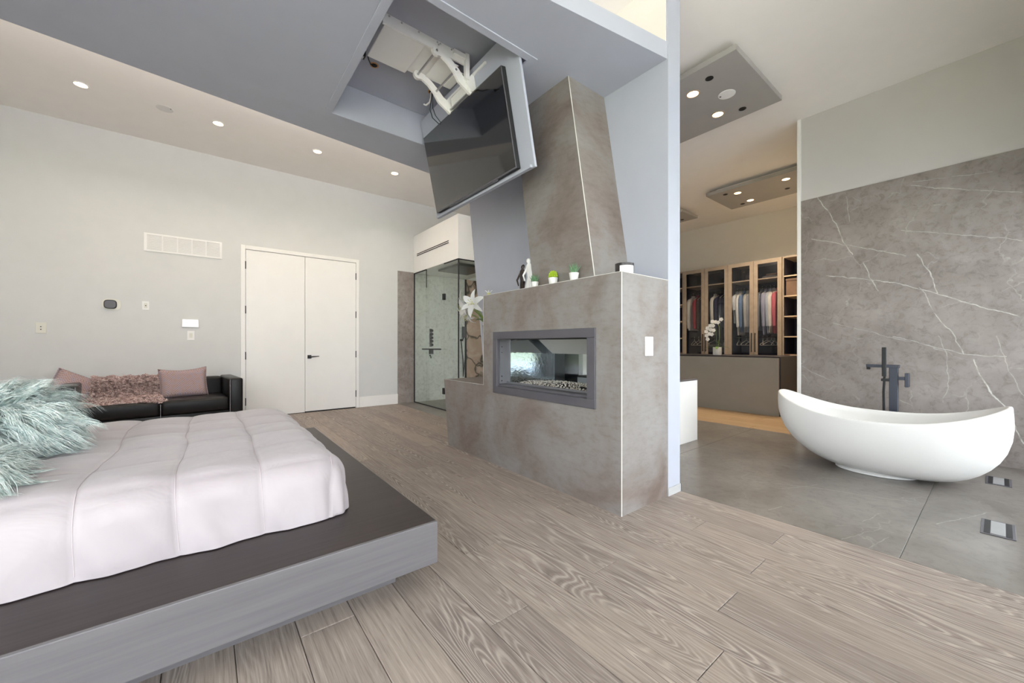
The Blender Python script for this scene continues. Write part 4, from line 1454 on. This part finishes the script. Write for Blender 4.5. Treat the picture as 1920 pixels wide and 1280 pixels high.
# slot diffuser
df = thing('slot_diffuser', 'two-slot linear air diffuser in the white bulkhead above the shower', 'diffuser', (3.005, 5.97, 2.65))
MB().box((2.998, 5.36, 2.650), (3.005, 6.575, 2.708), 0.002, 1).build('frame', 'plastic_white', df)
for z in (2.658, 2.686):
    MB().box((2.9965, 5.39, z), (2.999, 6.552, z + 0.015)).build('slot', 'matte_black', df)

# ================================================================== ON THE HEARTH
MZ = TZ + 0.0015


def pot(c, r0, r1, h, parent):
    MB().lathe([(r0, 0), (r1, h), (r1 - 0.004, h), (r1 - 0.006, h - 0.008), (0.001, h - 0.010)], c, 28).build('pot', 'ceramic_white', parent, smooth=True)


def aloe(label, c, s, seed):
    o = thing('potted_succulent', label, 'plant', c)
    pot(c, 0.026 * s, 0.035 * s, 0.056 * s, o)
    rr = random.Random(seed)
    m = MB()
    for k in range(20):
        a = k * 2.4
        tilt = 0.10 + 0.75 * (k % 10) / 10
        L = s * rr.uniform(0.055, 0.078)
        d = Vector((math.cos(a) * math.sin(tilt), math.sin(a) * math.sin(tilt), math.cos(tilt)))
        b = Vector(c) + Vector((0, 0, 0.046 * s)) + Vector((d.x, d.y, 0)) * 0.006
        m.tube([b, b + d * L * 0.5 + Vector((0, 0, 0.003)), b + d * L + Vector((0, 0, 0.008))], [0.0050 * s, 0.0042 * s, 0.0005], 6)
    m.build('leaves', 'succulent', o, smooth=True)


aloe('spiky green succulent in a white pot, rightmost of the three on the mantel', (2.062, 1.890, MZ), 1.02, 1)
aloe('spiky green succulent in a small white pot beside the figurines', (2.085, 2.335, MZ), 0.92, 2)
c = (2.075, 2.115, MZ)
o = thing('potted_succulent', 'lime green round succulent in a white pot, middle one on the mantel', 'plant', c)
pot(c, 0.029, 0.037, 0.054, o)
m = MB()
for ring, (n, rad, tilt, zz) in enumerate(((9, 0.030, 1.35, 0.0), (8, 0.024, 1.05, 0.006), (6, 0.016, 0.75, 0.010), (4, 0.006, 0.3, 0.010))):
    for k in range(n):
        a = 2 * math.pi * k / n + ring * 0.4
        d = Vector((math.cos(a) * math.sin(tilt), math.sin(a) * math.sin(tilt), math.cos(tilt)))
        b = Vector(c) + Vector((0, 0, 0.056 + zz))
        m.tube([b, b + d * 0.018, b + d * 0.034 + Vector((0, 0, 0.004)), b + d * 0.038 + Vector((0, 0, 0.007))], [0.005, 0.011, 0.009, 0.001], 8)
m.build('leaves', 'succulent_lime', o, smooth=True)
# candle jar
c = (2.16, 1.535, MZ)
o = thing('candle_jar', 'black glass candle jar with a white label at the mantel end', 'candle', c)
MB().lathe([(0.056, 0), (0.060, 0.006), (0.060, 0.076), (0.057, 0.076), (0.057, 0.052)], c, 32, cap=False).build('jar', 'vase_dark', o, smooth=True)
MB().lathe([(0.056, 0.010), (0.056, 0.050)], c, 32).build('wax', 'candle_wax', o, smooth=True)
lab = MB()
R = []
for k in range(13):
    a = math.radians(186 + k * 8.0)
    R.append([(c[0] + 0.0608 * math.cos(a), c[1] + 0.0608 * math.sin(a), c[2] + h) for h in (0.010, 0.058)])
lab.grid(R)
lab.build('label_strip', 'ceramic_white', o, smooth=True)
# figurines


def figure(label, c, h, mat, lean, seed, fat=1.2):
    o = thing('figurine', label, 'figurine', c, 'figurines on the mantel')
    prof = [(0.00, 0.030, 0.024), (0.10, 0.034, 0.024), (0.25, 0.024, 0.018), (0.42, 0.016, 0.014), (0.55, 0.020, 0.015), (0.68, 0.030, 0.017), (0.78, 0.026, 0.016), (0.84, 0.010, 0.010), (0.90, 0.017, 0.017), (0.96, 0.015, 0.015), (1.0, 0.003, 0.003)]
    R = []
    for f, rx, ry in prof:
        R.append([(c[0] + 0.9 * ry * h / 0.28 * math.cos(a) - lean * math.sin(f * 3.0) * 0.3, c[1] + fat * rx * h / 0.28 * math.sin(a) + lean * math.sin(f * 2.6 + 0.3), c[2] + f * h) for a in [2 * math.pi * k / 16 for k in range(16)]])
    b = MB().rings(R).build('body', mat, o, smooth=True, angle=180)
    sh_ = Vector((c[0], c[1] + lean * math.sin(0.70 * 2.6 + 0.3), c[2] + 0.70 * h))
    MB().tube([sh_ + Vector((0, 0.028, 0)), sh_ + Vector((-0.02, 0.05, -0.06)), sh_ + Vector((-0.02, 0.03, -0.11))], [0.010, 0.008, 0.005], 8).build('limb', mat, o, smooth=True)
    MB().tube([sh_ + Vector((0, -0.026, 0)), sh_ + Vector((-0.015, -0.045, -0.07)), sh_ + Vector((-0.01, -0.03, -0.14))], [0.010, 0.008, 0.005], 8).build('limb', mat, o, smooth=True)
    return o


figure('slender dark brown abstract figurine leaning beside the chimney', (2.17, 2.575, MZ), 0.245, 'sculpture_dark', 0.020, 1)
figure('taller white abstract figurine pressed against the chimney side', (2.135, 2.475, MZ), 0.275, 'sculpture_white', -0.012, 2, 1.5)

# lilies in the tall vase on the ledge
LZ = 0.6925
vc = (2.27, 3.235, LZ)
o = thing('tall_vase', 'tall slim dark vase standing on the fireplace ledge', 'vase', vc)
MB().lathe([(0.055, 0), (0.058, 0.02), (0.062, 0.28), (0.070, 0.56), (0.064, 0.56), (0.055, 0.30), (0.001, 0.03)], vc, 28).build('body', 'vase_dark', o, smooth=True)
MB().lathe([(0.070, 0.553), (0.072, 0.556), (0.072, 0.562), (0.066, 0.562)], vc, 28, cap=False).build('rim', 'vase_dark', o, smooth=True)


def petal(m, base, d, up, L, w, curl):
    """curved pointed petal"""
    s_ = d.cross(up).normalized()
    P = []
    for i in range(8):
        f_ = i / 7
        wd = w * math.sin(math.pi * min(1, f_ * 0.92 + 0.06)) ** 0.8
        ang = curl * f_ * f_
        cen = base + d * (L * f_ * math.cos(ang * 0.5)) - up * (L * f_ * math.sin(ang * 0.5)) * 1.0
        P.append([cen - s_ * wd + up * 0.004, cen - up * 0.002, cen + s_ * wd + up * 0.004])
    m.grid(P)


def lily(label, head, aim, size, closed=False, trumpet=0.0):
    o = thing('lily_stem', label, 'flower', (vc[0], vc[1], vc[2] + 0.1), 'white lilies in the tall vase')
    A = Vector(head)
    st = Vector((vc[0] + random.uniform(-.02, .02), vc[1] + random.uniform(-.02, .02), vc[2] + 0.12))
    mid = Vector((vc[0] * 0.7 + A.x * 0.3, vc[1] * 0.75 + A.y * 0.25, vc[2] + 0.60))
    MB().tube([st, mid, (mid + A) / 2 + Vector((0, 0, 0.015)), A], 0.006, 8).build('stem', 'stem', o, smooth=True)
    ax = Vector(aim).normalized()
    t1 = ax.cross(Vector((0.1, 0.2, 1))).normalized()
    t2 = ax.cross(t1).normalized()
    if closed:
        m = MB()
        m.tube([A, A + ax * size * 0.3, A + ax * size * 0.7, A + ax * size], [0.010, 0.020, 0.017, 0.004], 10)
        m.build('bud', 'bud', o, smooth=True)
        m = MB()
        for k in range(4):
            a = k * 1.57
            r_ = t1 * math.cos(a) + t2 * math.sin(a)
            petal(m, A + ax * size * 0.75 + r_ * 0.008, (ax * 0.85 + r_ * 0.5).normalized(), (r_ * -0.85 + ax * 0.5).normalized(), size * 0.42, 0.008, 0.5)
        m.build('petal_tips', 'petal', o, smooth=True)
        return
    for k in range(6):
        a = 2 * math.pi * k / 6 + 0.3
        r_ = t1 * math.cos(a) + t2 * math.sin(a)
        m = MB()
        petal(m, A, (ax * (0.72 + trumpet) + r_ * 0.70).normalized(), (ax * 0.70 - r_ * (0.72 + trumpet)).normalized(), size, size * (0.23 if k % 2 else 0.17), 1.25)
        bmesh.ops.solidify(m.bm, geom=m.bm.faces[:], thickness=0.0015)
        m.build('petal', 'petal', o, smooth=True)
    m = MB()
    for k in range(6):
        a = 2 * math.pi * k / 6
        r_ = t1 * math.cos(a) + t2 * math.sin(a)
        m.tube([A, A + ax * size * 0.35 + r_ * 0.01, A + ax * size * 0.58 + r_ * 0.028], 0.0015, 5)
        m.tube([A + ax * size * 0.58 + r_ * 0.024, A + ax * size * 0.58 + r_ * 0.034], 0.003, 5)
    m.build('stamens', 'bud', o)


lily('large white lily pointing left out of the vase', (2.18, 3.44, 1.445), (-0.78, 0.62, -0.08), 0.215, trumpet=0.55)
lily('open white lily facing the room above the ledge', (2.14, 3.32, 1.47), (-0.95, -0.45, 0.15), 0.15)
lily('white lily hanging low beneath the other blooms', (2.18, 3.50, 1.39), (-0.6, 0.1, -0.75), 0.13)
lily('half open green lily bud pointing up on the left', (2.22, 3.475, 1.465), (-0.1, 0.35, 0.9), 0.095, True)
lily('half open lily bud rising highest above the mantel corner', (2.24, 3.20, 1.50), (0.0, 0.05, 1.0), 0.10, True)
o = thing('lily_leaves', 'green lily leaves around the vase mouth', 'leaves', (vc[0], vc[1], vc[2] + 0.5))
for k in range(9):
    a = 0.2 + k * 0.62
    d = Vector((math.cos(a) * 0.75, math.sin(a) * 0.75, 0.75)).normalized()
    up = Vector((-math.cos(a) * 0.7, -math.sin(a) * 0.7, 0.7))
    m = MB()
    petal(m, Vector(vc) + Vector((0, 0, 0.55)) + d * 0.03, d, up, 0.15, 0.018, 1.0)
    m.build('leaf', 'leaf', o, smooth=True)

# ================================================================== BATHROOM
tub = thing('bathtub', 'white freestanding oval bathtub with upswept ends', 'bathtub', (4.43, 0.655, 0))


def tub_ring(f, rim_fn, sc, nseg=72, zmin=0.018):
    """f: 0 bottom .. 1 rim"""
    R = []
    for k in range(nseg):
        a = 2 * math.pi * k / nseg
        ca, sa = math.cos(a), math.sin(a)
        rimz = 0.455 + 0.160 * abs(sa) ** 2.2
        pw = 2 / 2.25
        ca, sa = math.copysign(abs(ca) ** pw, ca), math.copysign(abs(sa) ** pw, sa)
        far = 0.5 + 0.5 * math.tanh(sa * 2.5)
        prof = (1 - (1 - f) ** (2.8 - 0.4 * far)) ** (0.50 + 0.08 * far)
        ax_, by = (0.385 * sc), ((0.712 - 0.022 * far) * sc)
        rx = ax_ * (0.40 + 0.60 * prof)
        k_ = 0.46 - 0.16 * far
        ry = by * (k_ + (1 - k_) * prof)
        bul = 1 + 0.02 * math.sin(math.pi * f)
        R.append((4.43 + rx * bul * ca, 0.655 + ry * bul * sa, zmin + (rimz - zmin) * f))
    return R


outer = [tub_ring(f, None, 1.0) for f in (0.0, 0.02, 0.05, 0.10, 0.16, 0.24, 0.34, 0.46, 0.60, 0.74, 0.88, 0.97, 1.0)]


def shrink(ring, dx, dz):
    return [(4.43 + (x_ - 4.43) * (1 - dx), 0.655 + (y_ - 0.655) * (1 - dx * 0.62), z_ + dz) for x_, y_, z_ in ring]


lip = [shrink(outer[-1], 0.006, 0.006), shrink(outer[-1], 0.030, 0.008), shrink(outer[-1], 0.055, 0.004)]
inner = [shrink(tub_ring(f, None, 0.985, zmin=0.09), 0.06, 0) for f in (0.97, 0.88, 0.74, 0.60, 0.46, 0.34, 0.24, 0.16, 0.08, 0.02)]
MB().rings(outer + lip + inner).build('shell', 'tub_white', tub, smooth=True, angle=180)
MB().rings([[(4.40 + rx * math.cos(2 * math.pi * k / 48), 0.655 + ry * math.sin(2 * math.pi * k / 48), z) for k in range(48)] for rx, ry, z in ((0.185, 0.25, 0.0), (0.19, 0.255, 0.004), (0.19, 0.255, 0.014), (0.15, 0.22, 0.03))]).build('base_plate', 'tub_white', tub, smooth=True)
MB().lathe([(0.03, 0.092), (0.03, 0.098), (0.0, 0.099)], (4.43, 0.60, 0), 20, cap=False).build('drain', 'steel', tub)
MB().lathe([(0.016, 0), (0.014, -0.004)], (4.72, 0.30, 0.40), 16, 'X').build('overflow', 'steel', tub)

fa = thing('tub_faucet', 'black floor-standing tub faucet with hand shower', 'faucet', (5.0, 0.60, 0))
MB().box((4.95, 0.55, 0.0), (5.05, 0.66, 0.012), 0.002, 1).build('foot_plate', 'dark_blue_metal', fa)
MB().box((4.975, 0.582, 0.012), (5.022, 0.642, 0.855), 0.003, 1).build('column', 'dark_blue_metal', fa)
MB().box((4.965, 0.575, 0.845), (5.03, 0.80, 0.872), 0.002, 1).build('spout', 'dark_blue_metal', fa)
MB().box((4.975, 0.775, 0.823), (5.02, 0.798, 0.846)).build('spout_tip', 'black_metal', fa)
MB().box((4.98, 0.535, 0.735), (5.02, 0.582, 0.765)).box((4.955, 0.512, 0.675), (5.035, 0.537, 0.800), 0.002, 1).build('lever', 'dark_blue_metal', fa)
hd = MB().box((4.93, 0.655, 0.765), (4.955, 0.685, 1.035), 0.003, 1).build('hand_shower', 'black_metal', fa)
MB().box((4.93, 0.64, 0.72), (5.0, 0.69, 0.745), 0.002, 1).build('cradle', 'black_metal', fa)
MB().tube([(4.943, 0.668, 0.765), (4.942, 0.674, 0.62), (4.945, 0.672, 0.42), (4.95, 0.655, 0.22), (4.965, 0.645, 0.10), (4.98, 0.64, 0.06)], 0.009, 8).build('hose', 'black_metal', fa, smooth=True)

for lab, x0, x1 in (('black and steel floor register closest to the timber floor', 3.424, 3.711), ('black and steel floor register beside the end of the bathtub', 4.672, 4.947)):
    y0, y1 = -0.055, 0.071
    o = thing('floor_register', lab, 'floor vent', ((x0 + x1) / 2, (y0 + y1) / 2, 0))
    MB().box((x0, y0, 0.0005), (x1, y1, 0.004), 0.001, 1).build('frame', 'frame_grey', o)
    MB().box((x0 + 0.012, y0 + 0.012, 0.004), (x1 - 0.012, y0 + 0.035, 0.005)).build('slot', 'matte_black', o)
    MB().box((x0 + 0.012, y1 - 0.035, 0.004), (x1 - 0.012, y1 - 0.012, 0.005)).build('slot', 'matte_black', o)
    MB().box((x0 + 0.02, y0 + 0.036, 0.004), (x1 - 0.02, y1 - 0.036, 0.0065), 0.001, 1).build('cover_plate', 'register_plate', o)

vn = thing('vanity', 'white vanity cabinet with a dark top beside the blue wall', 'cabinet', (3.95, 2.65, 0))
MB().box((3.55, 2.100, 0.0), (4.305, 3.20, 0.664), 0.002, 1).build('body', 'paint_white', vn)
MB().box((3.55, 2.098, 0.664), (4.312, 3.20, 0.684), 0.002, 1).build('top', 'vanity_top', vn)
for k in range(3):
    MB().box((4.305, 2.12 + k * 0.36, 0.06), (4.311, 2.46 + k * 0.36, 0.64), 0.001, 1).build('door_panel', 'paint_white', vn)

# ================================================================== CLOSET
isl = thing('closet_island', 'grey fronted closet island with a black top', 'island', (7.05, 3.2, 0))
MB().box((6.605, 2.022, 0.0), (6.63, 4.30, 0.862)).build('front_panel', 'island_grey', isl)
MB().box((6.63, 2.004, 0.0), (7.45, 4.30, 0.862)).build('body', 'island_dark', isl)
MB().box((6.600, 2.000, 0.862), (7.46, 4.31, 0.882), 0.002, 1).build('top', 'island_dark', isl)

KX = 8.16
KT = 2.648


def wardrobe(label, y0, y1):
    o = thing('wardrobe', label, 'wardrobe', (KX + 0.3, (y0 + y1) / 2, 0), 'glass fronted wardrobes')
    b = MB()
    b.box((KX + 0.022, y0, 0), (CX - 0.005, y0 + 0.02, KT)).box((KX + 0.022, y1 - 0.02, 0), (CX - 0.005, y1, KT))
    b.box((KX + 0.022, y0 + 0.02, KT - 0.03), (CX - 0.005, y1 - 0.02, KT))
    b.build('carcass', 'closet_wood', o)
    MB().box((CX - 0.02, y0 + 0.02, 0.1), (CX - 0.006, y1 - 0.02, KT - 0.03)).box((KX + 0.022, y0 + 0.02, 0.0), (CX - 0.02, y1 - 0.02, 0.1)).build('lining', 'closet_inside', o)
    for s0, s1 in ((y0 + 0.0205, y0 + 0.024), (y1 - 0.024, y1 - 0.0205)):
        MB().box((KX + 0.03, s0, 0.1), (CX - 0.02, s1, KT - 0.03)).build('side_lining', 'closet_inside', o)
    MB().box((KX + 0.035, y0 + 0.025, 2.285), (CX - 0.022, y1 - 0.025, 2.305)).build('hat_shelf', 'closet_shelf_edge', o)
    for z in (2.16, 1.20):
        MB().tube([(8.46, y0 + 0.022, z), (8.46, y1 - 0.022, z)], 0.012, 10).build('rail', 'black_metal', o)
    ym = (y0 + y1) / 2
    for a, b_, hy in ((y0, ym - 0.001, ym - 0.030), (ym + 0.001, y1, ym + 0.030)):
        fwd = 0.068
        d = MB()
        d.box((KX, a + 0.001, 0.02), (KX + 0.02, a + fwd, KT - 0.004)).box((KX, b_ - fwd, 0.02), (KX + 0.02, b_ - 0.001, KT - 0.004))
        d.box((KX, a + fwd, KT - 0.075), (KX + 0.02, b_ - fwd, KT - 0.004)).box((KX, a + fwd, 0.02), (KX + 0.02, b_ - fwd, 0.09))
        dr = d.build('door', 'closet_wood', o)
        MB().box((KX + 0.008, a + fwd, 0.09), (KX + 0.012, b_ - fwd, KT - 0.075)).build('glass_pane', 'glass_smoke', dr)
        MB().box((KX - 0.028, hy - 0.007, 0.92), (KX - 0.016, hy + 0.007, 1.28)).box((KX - 0.02, hy - 0.005, 0.93), (KX, hy + 0.005, 0.945)).box((KX - 0.02, hy - 0.005, 1.255), (KX, hy + 0.005, 1.27)).build('handle', 'matte_black', dr)
    return o


wardrobe('left glass-fronted wardrobe with white, red and navy clothes inside', 3.372, 4.292)
wardrobe('right glass-fronted wardrobe with shirts and a pink jacket inside', 2.452, 3.370)


def shelving(label, y0, y1):
    o = thing('shelving_unit', label, 'shelves', (KX + 0.3, (y0 + y1) / 2, 0))
    b = MB().box((KX + 0.01, y0, 0), (CX - 0.005, y0 + 0.022, KT)).box((KX + 0.01, y1 - 0.022, 0), (CX - 0.005, y1, KT)).box((KX + 0.01, y0 + 0.022, KT - 0.03), (CX - 0.005, y1 - 0.022, KT))
    b.build('carcass', 'closet_wood', o)
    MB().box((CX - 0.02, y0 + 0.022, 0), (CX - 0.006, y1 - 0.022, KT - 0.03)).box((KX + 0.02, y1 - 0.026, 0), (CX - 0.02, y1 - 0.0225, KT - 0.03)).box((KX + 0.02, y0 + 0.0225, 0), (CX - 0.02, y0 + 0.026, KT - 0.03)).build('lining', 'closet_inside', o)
    for z in (2.29, 1.93, 1.565, 1.20):
        MB().box((KX + 0.015, y0 + 0.027, z - 0.011), (CX - 0.021, y1 - 0.027, z + 0.011)).build('shelf', 'closet_shelf_edge', o)
    for k in range(3):
        z0 = 0.05 + k * 0.285
        d = MB().box((KX + 0.005, y0 + 0.027, z0), (KX + 0.03, y1 - 0.027, z0 + 0.27), 0.002, 1).build('drawer', 'box_brown', o)
        MB().box((KX - 0.012, y0 + 0.12, z0 + 0.245), (KX + 0.006, y1 - 0.12, z0 + 0.26)).build('pull', 'closet_shelf_edge', d)
    return o


shelving('open dark closet shelves beside the white trim', 1.72, 2.445)
shelving('open closet shelves peeking out at the edge of the blue wall', 4.295, 4.70)
o = thing('storage_box', 'brown lidded storage box on the open closet shelf', 'box', (8.4, 2.15, 1.942))
MB().box((8.20, 1.98, 1.9415), (8.60, 2.40, 2.20), 0.006, 1).build('body', 'box_brown', o)
MB().box((8.195, 1.975, 2.20), (8.605, 2.405, 2.245), 0.006, 1).build('lid', 'box_brown', o)

# hangers and clothes
hang = None


def hanger_mesh():
    m = MB()
    m.tube([(0, 0, -0.055), (0, 0, -0.02), (0.012, 0, -0.008), (0.016, 0, 0.010), (0.006, 0, 0.022), (-0.008, 0, 0.020), (-0.014, 0, 0.012)], 0.004, 6)
    m.tube([(0, 0, -0.055), (-0.20, 0, -0.13), (-0.215, 0, -0.145), (-0.20, 0, -0.155), (0.20, 0, -0.155), (0.215, 0, -0.145), (0.20, 0, -0.13), (0, 0, -0.055)], 0.006, 6)
    return m


hcount = 0


def hanger(y, z, rz, label, group):
    global hang
    if hang is None:
        o = hanger_mesh().build('clothes_hanger', 'hanger', local=True, smooth=True)
        hang = o
    else:
        o = hang.copy()
        COL.objects.link(o)
    o.location = (8.46, y, z)
    o.rotation_euler = (0, 0, rz)
    tag(o, label, 'hanger', group)
    return o


def garment(name, label, cat, y, col, length, thick=0.05, rz=0.0, short=False, zrail=2.16):
    cm = 'cloth_' + name + '_%d' % len(MATS)
    cloth_mat(cm, col)
    z0 = zrail - 0.055
    hanger(y, zrail + 0.003, rz, 'light hanger holding the ' + label.replace(' hanging', ''), 'hangers on the upper wardrobe rails')
    o = thing(name, label, cat, (8.46, y, z0), local=True, rot=(0, 0, rz))
    rows = [(0.0, 0.055), (-0.03, 0.08), (-0.07, 0.16), (-0.11, 0.20), (-0.2, 0.195), (-0.35, 0.185), (-0.55, 0.19), (-length + 0.02, 0.20), (-length, 0.195)]
    R = []
    ph = random.uniform(0, 6)
    for z_, w_ in rows:
        ring = []
        for k in range(20):
            a = 2 * math.pi * k / 20
            tk = thick * (0.5 if z_ > -0.05 else 1.0) * (1 + 0.25 * math.sin(3 * a + ph + z_ * 6))
            ring.append((w_ * math.copysign(abs(math.cos(a)) ** 0.8, math.cos(a)), tk * 0.5 * math.sin(a) + 0.012 * math.sin(z_ * 7 + ph), z_))
        R.append(ring)
    MB().rings(R).build('body', cm, o, local=True, smooth=True, angle=180)
    for s_ in (-1, 1):
        L = 0.26 if short else min(length - 0.08, 0.60)
        pts = [(s_ * 0.165, 0, -0.085), (s_ * 0.215, -0.006, -0.16), (s_ * 0.232, -0.012, -0.10 - L * 0.5), (s_ * 0.222, -0.016, -0.10 - L)]
        MB().tube(pts, [0.035, 0.042, 0.036, 0.028], 10).build('sleeve', cm, o, local=True, smooth=True)
    m = MB()
    m.rings([[(0.06 * math.cos(2 * math.pi * k / 16), 0.030 * math.sin(2 * math.pi * k / 16), z_) for k in range(16)] for z_ in (-0.02, 0.02)], cap=False)
    m.build('collar', cm, o, local=True, smooth=True)
    return o


G = [
    ('shirt', 'white shirt hanging leftmost behind the first wardrobe door', 4.165, (0.75, 0.72, 0.62), 0.74, 0.055, False),
    ('jacket', 'dark red top hanging behind the first wardrobe door', 4.06, (0.32, 0.01, 0.03), 0.72, 0.05, False),
    ('jacket', 'dark brown garment hanging beside the dark red top', 3.97, (0.06, 0.025, 0.02), 0.72, 0.05, False),
    ('jacket', 'black garment at the right of the first wardrobe door', 3.90, (0.012, 0.012, 0.02), 0.72, 0.05, False),
    ('shirt', 'cream shirt hanging leftmost behind the second wardrobe door', 3.70, (0.68, 0.64, 0.54), 0.85, 0.065, False),
    ('coat', 'navy coat hanging next to the cream shirt', 3.60, (0.008, 0.010, 0.045), 0.95, 0.06, False),
    ('coat', 'darkest navy coat in the middle of the second wardrobe door', 3.52, (0.006, 0.007, 0.03), 0.95, 0.06, False),
    ('coat', 'navy coat at the right side of the second wardrobe door', 3.44, (0.008, 0.010, 0.04), 0.90, 0.06, False),
    ('shirt', 'short-sleeved white shirt hanging leftmost behind the third wardrobe door', 3.275, (0.62, 0.64, 0.64), 0.62, 0.05, True),
    ('shirt', 'long white shirt hanging behind the third wardrobe door', 3.205, (0.80, 0.78, 0.72), 0.86, 0.05, False),
    ('shirt', 'blue shirt hanging beside the long white shirt', 3.145, (0.14, 0.22, 0.36), 0.80, 0.04, False),
    ('shirt', 'beige-grey shirt hanging behind the third wardrobe door', 3.075, (0.50, 0.48, 0.43), 0.80, 0.06, False),
    ('shirt', 'grey shirt hanging rightmost behind the third wardrobe door', 3.00, (0.38, 0.38, 0.39), 0.80, 0.05, False),
    ('shirt', 'slate shirt hanging leftmost behind the fourth wardrobe door', 2.83, (0.20, 0.22, 0.26), 0.78, 0.04, False),
    ('shirt', 'lilac-grey shirt hanging behind the fourth wardrobe door', 2.765, (0.36, 0.36, 0.46), 0.86, 0.055, False),
    ('shirt', 'pale blue shirt hanging between lilac and white shirts', 2.695, (0.46, 0.50, 0.56), 0.84, 0.05, False),
    ('shirt', 'white shirt hanging next to the pink jacket', 2.635, (0.74, 0.70, 0.62), 0.82, 0.05, False),
    ('jacket', 'coral pink jacket hanging rightmost behind the fourth wardrobe door', 2.565, (0.62, 0.13, 0.16), 0.84, 0.07, False),
]
for nm, lab, y, col, L, th, sht in G:
    y = min(y * 1.012, 4.235 if y > 3.9 else 9)
    if 3.2 < y < 3.41 and 'third' in lab:
        y = min(y, 3.325)
    garment(nm, lab, 'clothing', y, col, L, th, random.uniform(-0.08, 0.08), sht)
for y in (4.14, 4.05, 3.95, 3.72, 3.50, 3.24, 3.11, 3.02, 2.82, 2.75, 2.68, 2.62, 2.57):
    y = min(y * 1.012, 4.25)
    if 3.3 < y < 3.40:
        y = 3.31
    dn = 'first' if y > 3.83 else 'second' if y > 3.37 else 'third' if y > 2.91 else 'fourth'
    hanger(y, 1.203, random.uniform(-0.35, 0.35), 'empty light hanger on the low rail behind the %s wardrobe door' % dn, 'empty hangers on the lower rails')
# bags and a hat on the top shelf
o = thing('handbag', 'dark handbag on the shelf above the third wardrobe door', 'bag', (8.42, 3.03, 2.3055))
MB().box((8.34, 2.95, 2.3055), (8.50, 3.14, 2.44), 0.03, 3).build('body', 'bag_dark', o, smooth=True)
MB().tube([(8.42, 2.98, 2.43), (8.42, 3.0, 2.51), (8.42, 3.05, 2.53), (8.42, 3.10, 2.51), (8.42, 3.12, 2.43)], 0.008, 8).build('strap', 'bag_dark', o, smooth=True)
o = thing('hat', 'dark round hat on the shelf above the second wardrobe door', 'hat', (8.42, 3.52, 2.3055))
MB().lathe([(0.15, 0), (0.15, 0.006), (0.095, 0.012), (0.09, 0.09), (0.07, 0.115), (0.0, 0.12)], (8.42, 3.52, 2.3055), 28, cap=False).build('crown', 'bag_dark', o, smooth=True)
MB().lathe([(0.0965, 0.02), (0.0965, 0.035)], (8.42, 3.52, 2.3055), 28, cap=False).build('band', 'matte_black', o, smooth=True)
o = thing('folded_bag', 'flat dark bag on the shelf above the fourth wardrobe door', 'bag', (8.42, 2.68, 2.3055))
MB().box((8.30, 2.56, 2.3055), (8.52, 2.82, 2.36), 0.02, 3).build('body', 'bag_dark', o, smooth=True)
MB().box((8.32, 2.58, 2.36), (8.50, 2.76, 2.40), 0.015, 2).build('flap', 'box_brown', o, smooth=True)

# orchid on the island
oc = (6.80, 2.978, 0.8825)
o = thing('potted_orchid', 'white orchid in a white pot on the closet island', 'plant', oc)
MB().lathe([(0.060, 0), (0.068, 0.01), (0.068, 0.135), (0.062, 0.135), (0.060, 0.12), (0.0, 0.118)], oc, 28, cap=False).build('pot', 'ceramic_white', o, smooth=True)
stem_p = [(oc[0], oc[1] - 0.01, oc[2] + 0.12), (oc[0], oc[1] - 0.035, oc[2] + 0.30), (oc[0] - 0.01, oc[1] - 0.035, oc[2] + 0.48), (oc[0] - 0.02, oc[1] + 0.0, oc[2] + 0.56), (oc[0] - 0.03, oc[1] + 0.07, oc[2] + 0.53), (oc[0] - 0.04, oc[1] + 0.15, oc[2] + 0.40)]
MB().tube(stem_p, 0.005, 8).build('stem', 'stem', o, smooth=True)
MB().tube([(oc[0] + 0.01, oc[1] + 0.01, oc[2] + 0.12), (oc[0], oc[1] + 0.02, oc[2] + 0.45)], 0.003, 6).build('stake', 'leaf', o)
for k, a in enumerate((0.3, 1.9, 3.5, 5.0)):
    d = Vector((math.cos(a), math.sin(a), 0.25)).normalized()
    m = MB()
    petal(m, Vector(oc) + Vector((0, 0, 0.125)), d, Vector((-d.x * 0.25, -d.y * 0.25, 0.97)), 0.20, 0.032, 0.8)
    m.build('leaf', 'leaf', o, smooth=True)
bl = [(-0.03, 0.02, 0.56), (-0.03, 0.07, 0.57), (-0.04, -0.03, 0.55), (-0.04, 0.10, 0.50), (-0.05, 0.05, 0.50), (-0.05, 0.14, 0.46), (-0.05, 0.09, 0.43), (-0.06, 0.16, 0.40), (-0.05, 0.04, 0.42), (-0.05, 0.11, 0.36), (-0.06, 0.15, 0.33), (-0.05, 0.07, 0.35), (-0.05, 0.14, 0.27), (-0.02, -0.07, 0.60)]
for bx, by, bz in bl:
    m = MB()
    b = Vector(oc) + Vector((bx, by, bz))
    ax = Vector((-0.9, -0.35 + random.uniform(-.3, .3), random.uniform(-.2, .2))).normalized()
    t1 = ax.cross(Vector((0, 0, 1))).normalized()
    t2 = ax.cross(t1).normalized()
    for q in range(5):
        a = 2 * math.pi * q / 5 + 0.5
        r_ = t1 * math.cos(a) + t2 * math.sin(a)
        petal(m, b, (r_ * 0.95 + ax * 0.2).normalized(), ax, 0.036, 0.017, 0.5)
    m.build('blossom', 'petal', o, smooth=True)
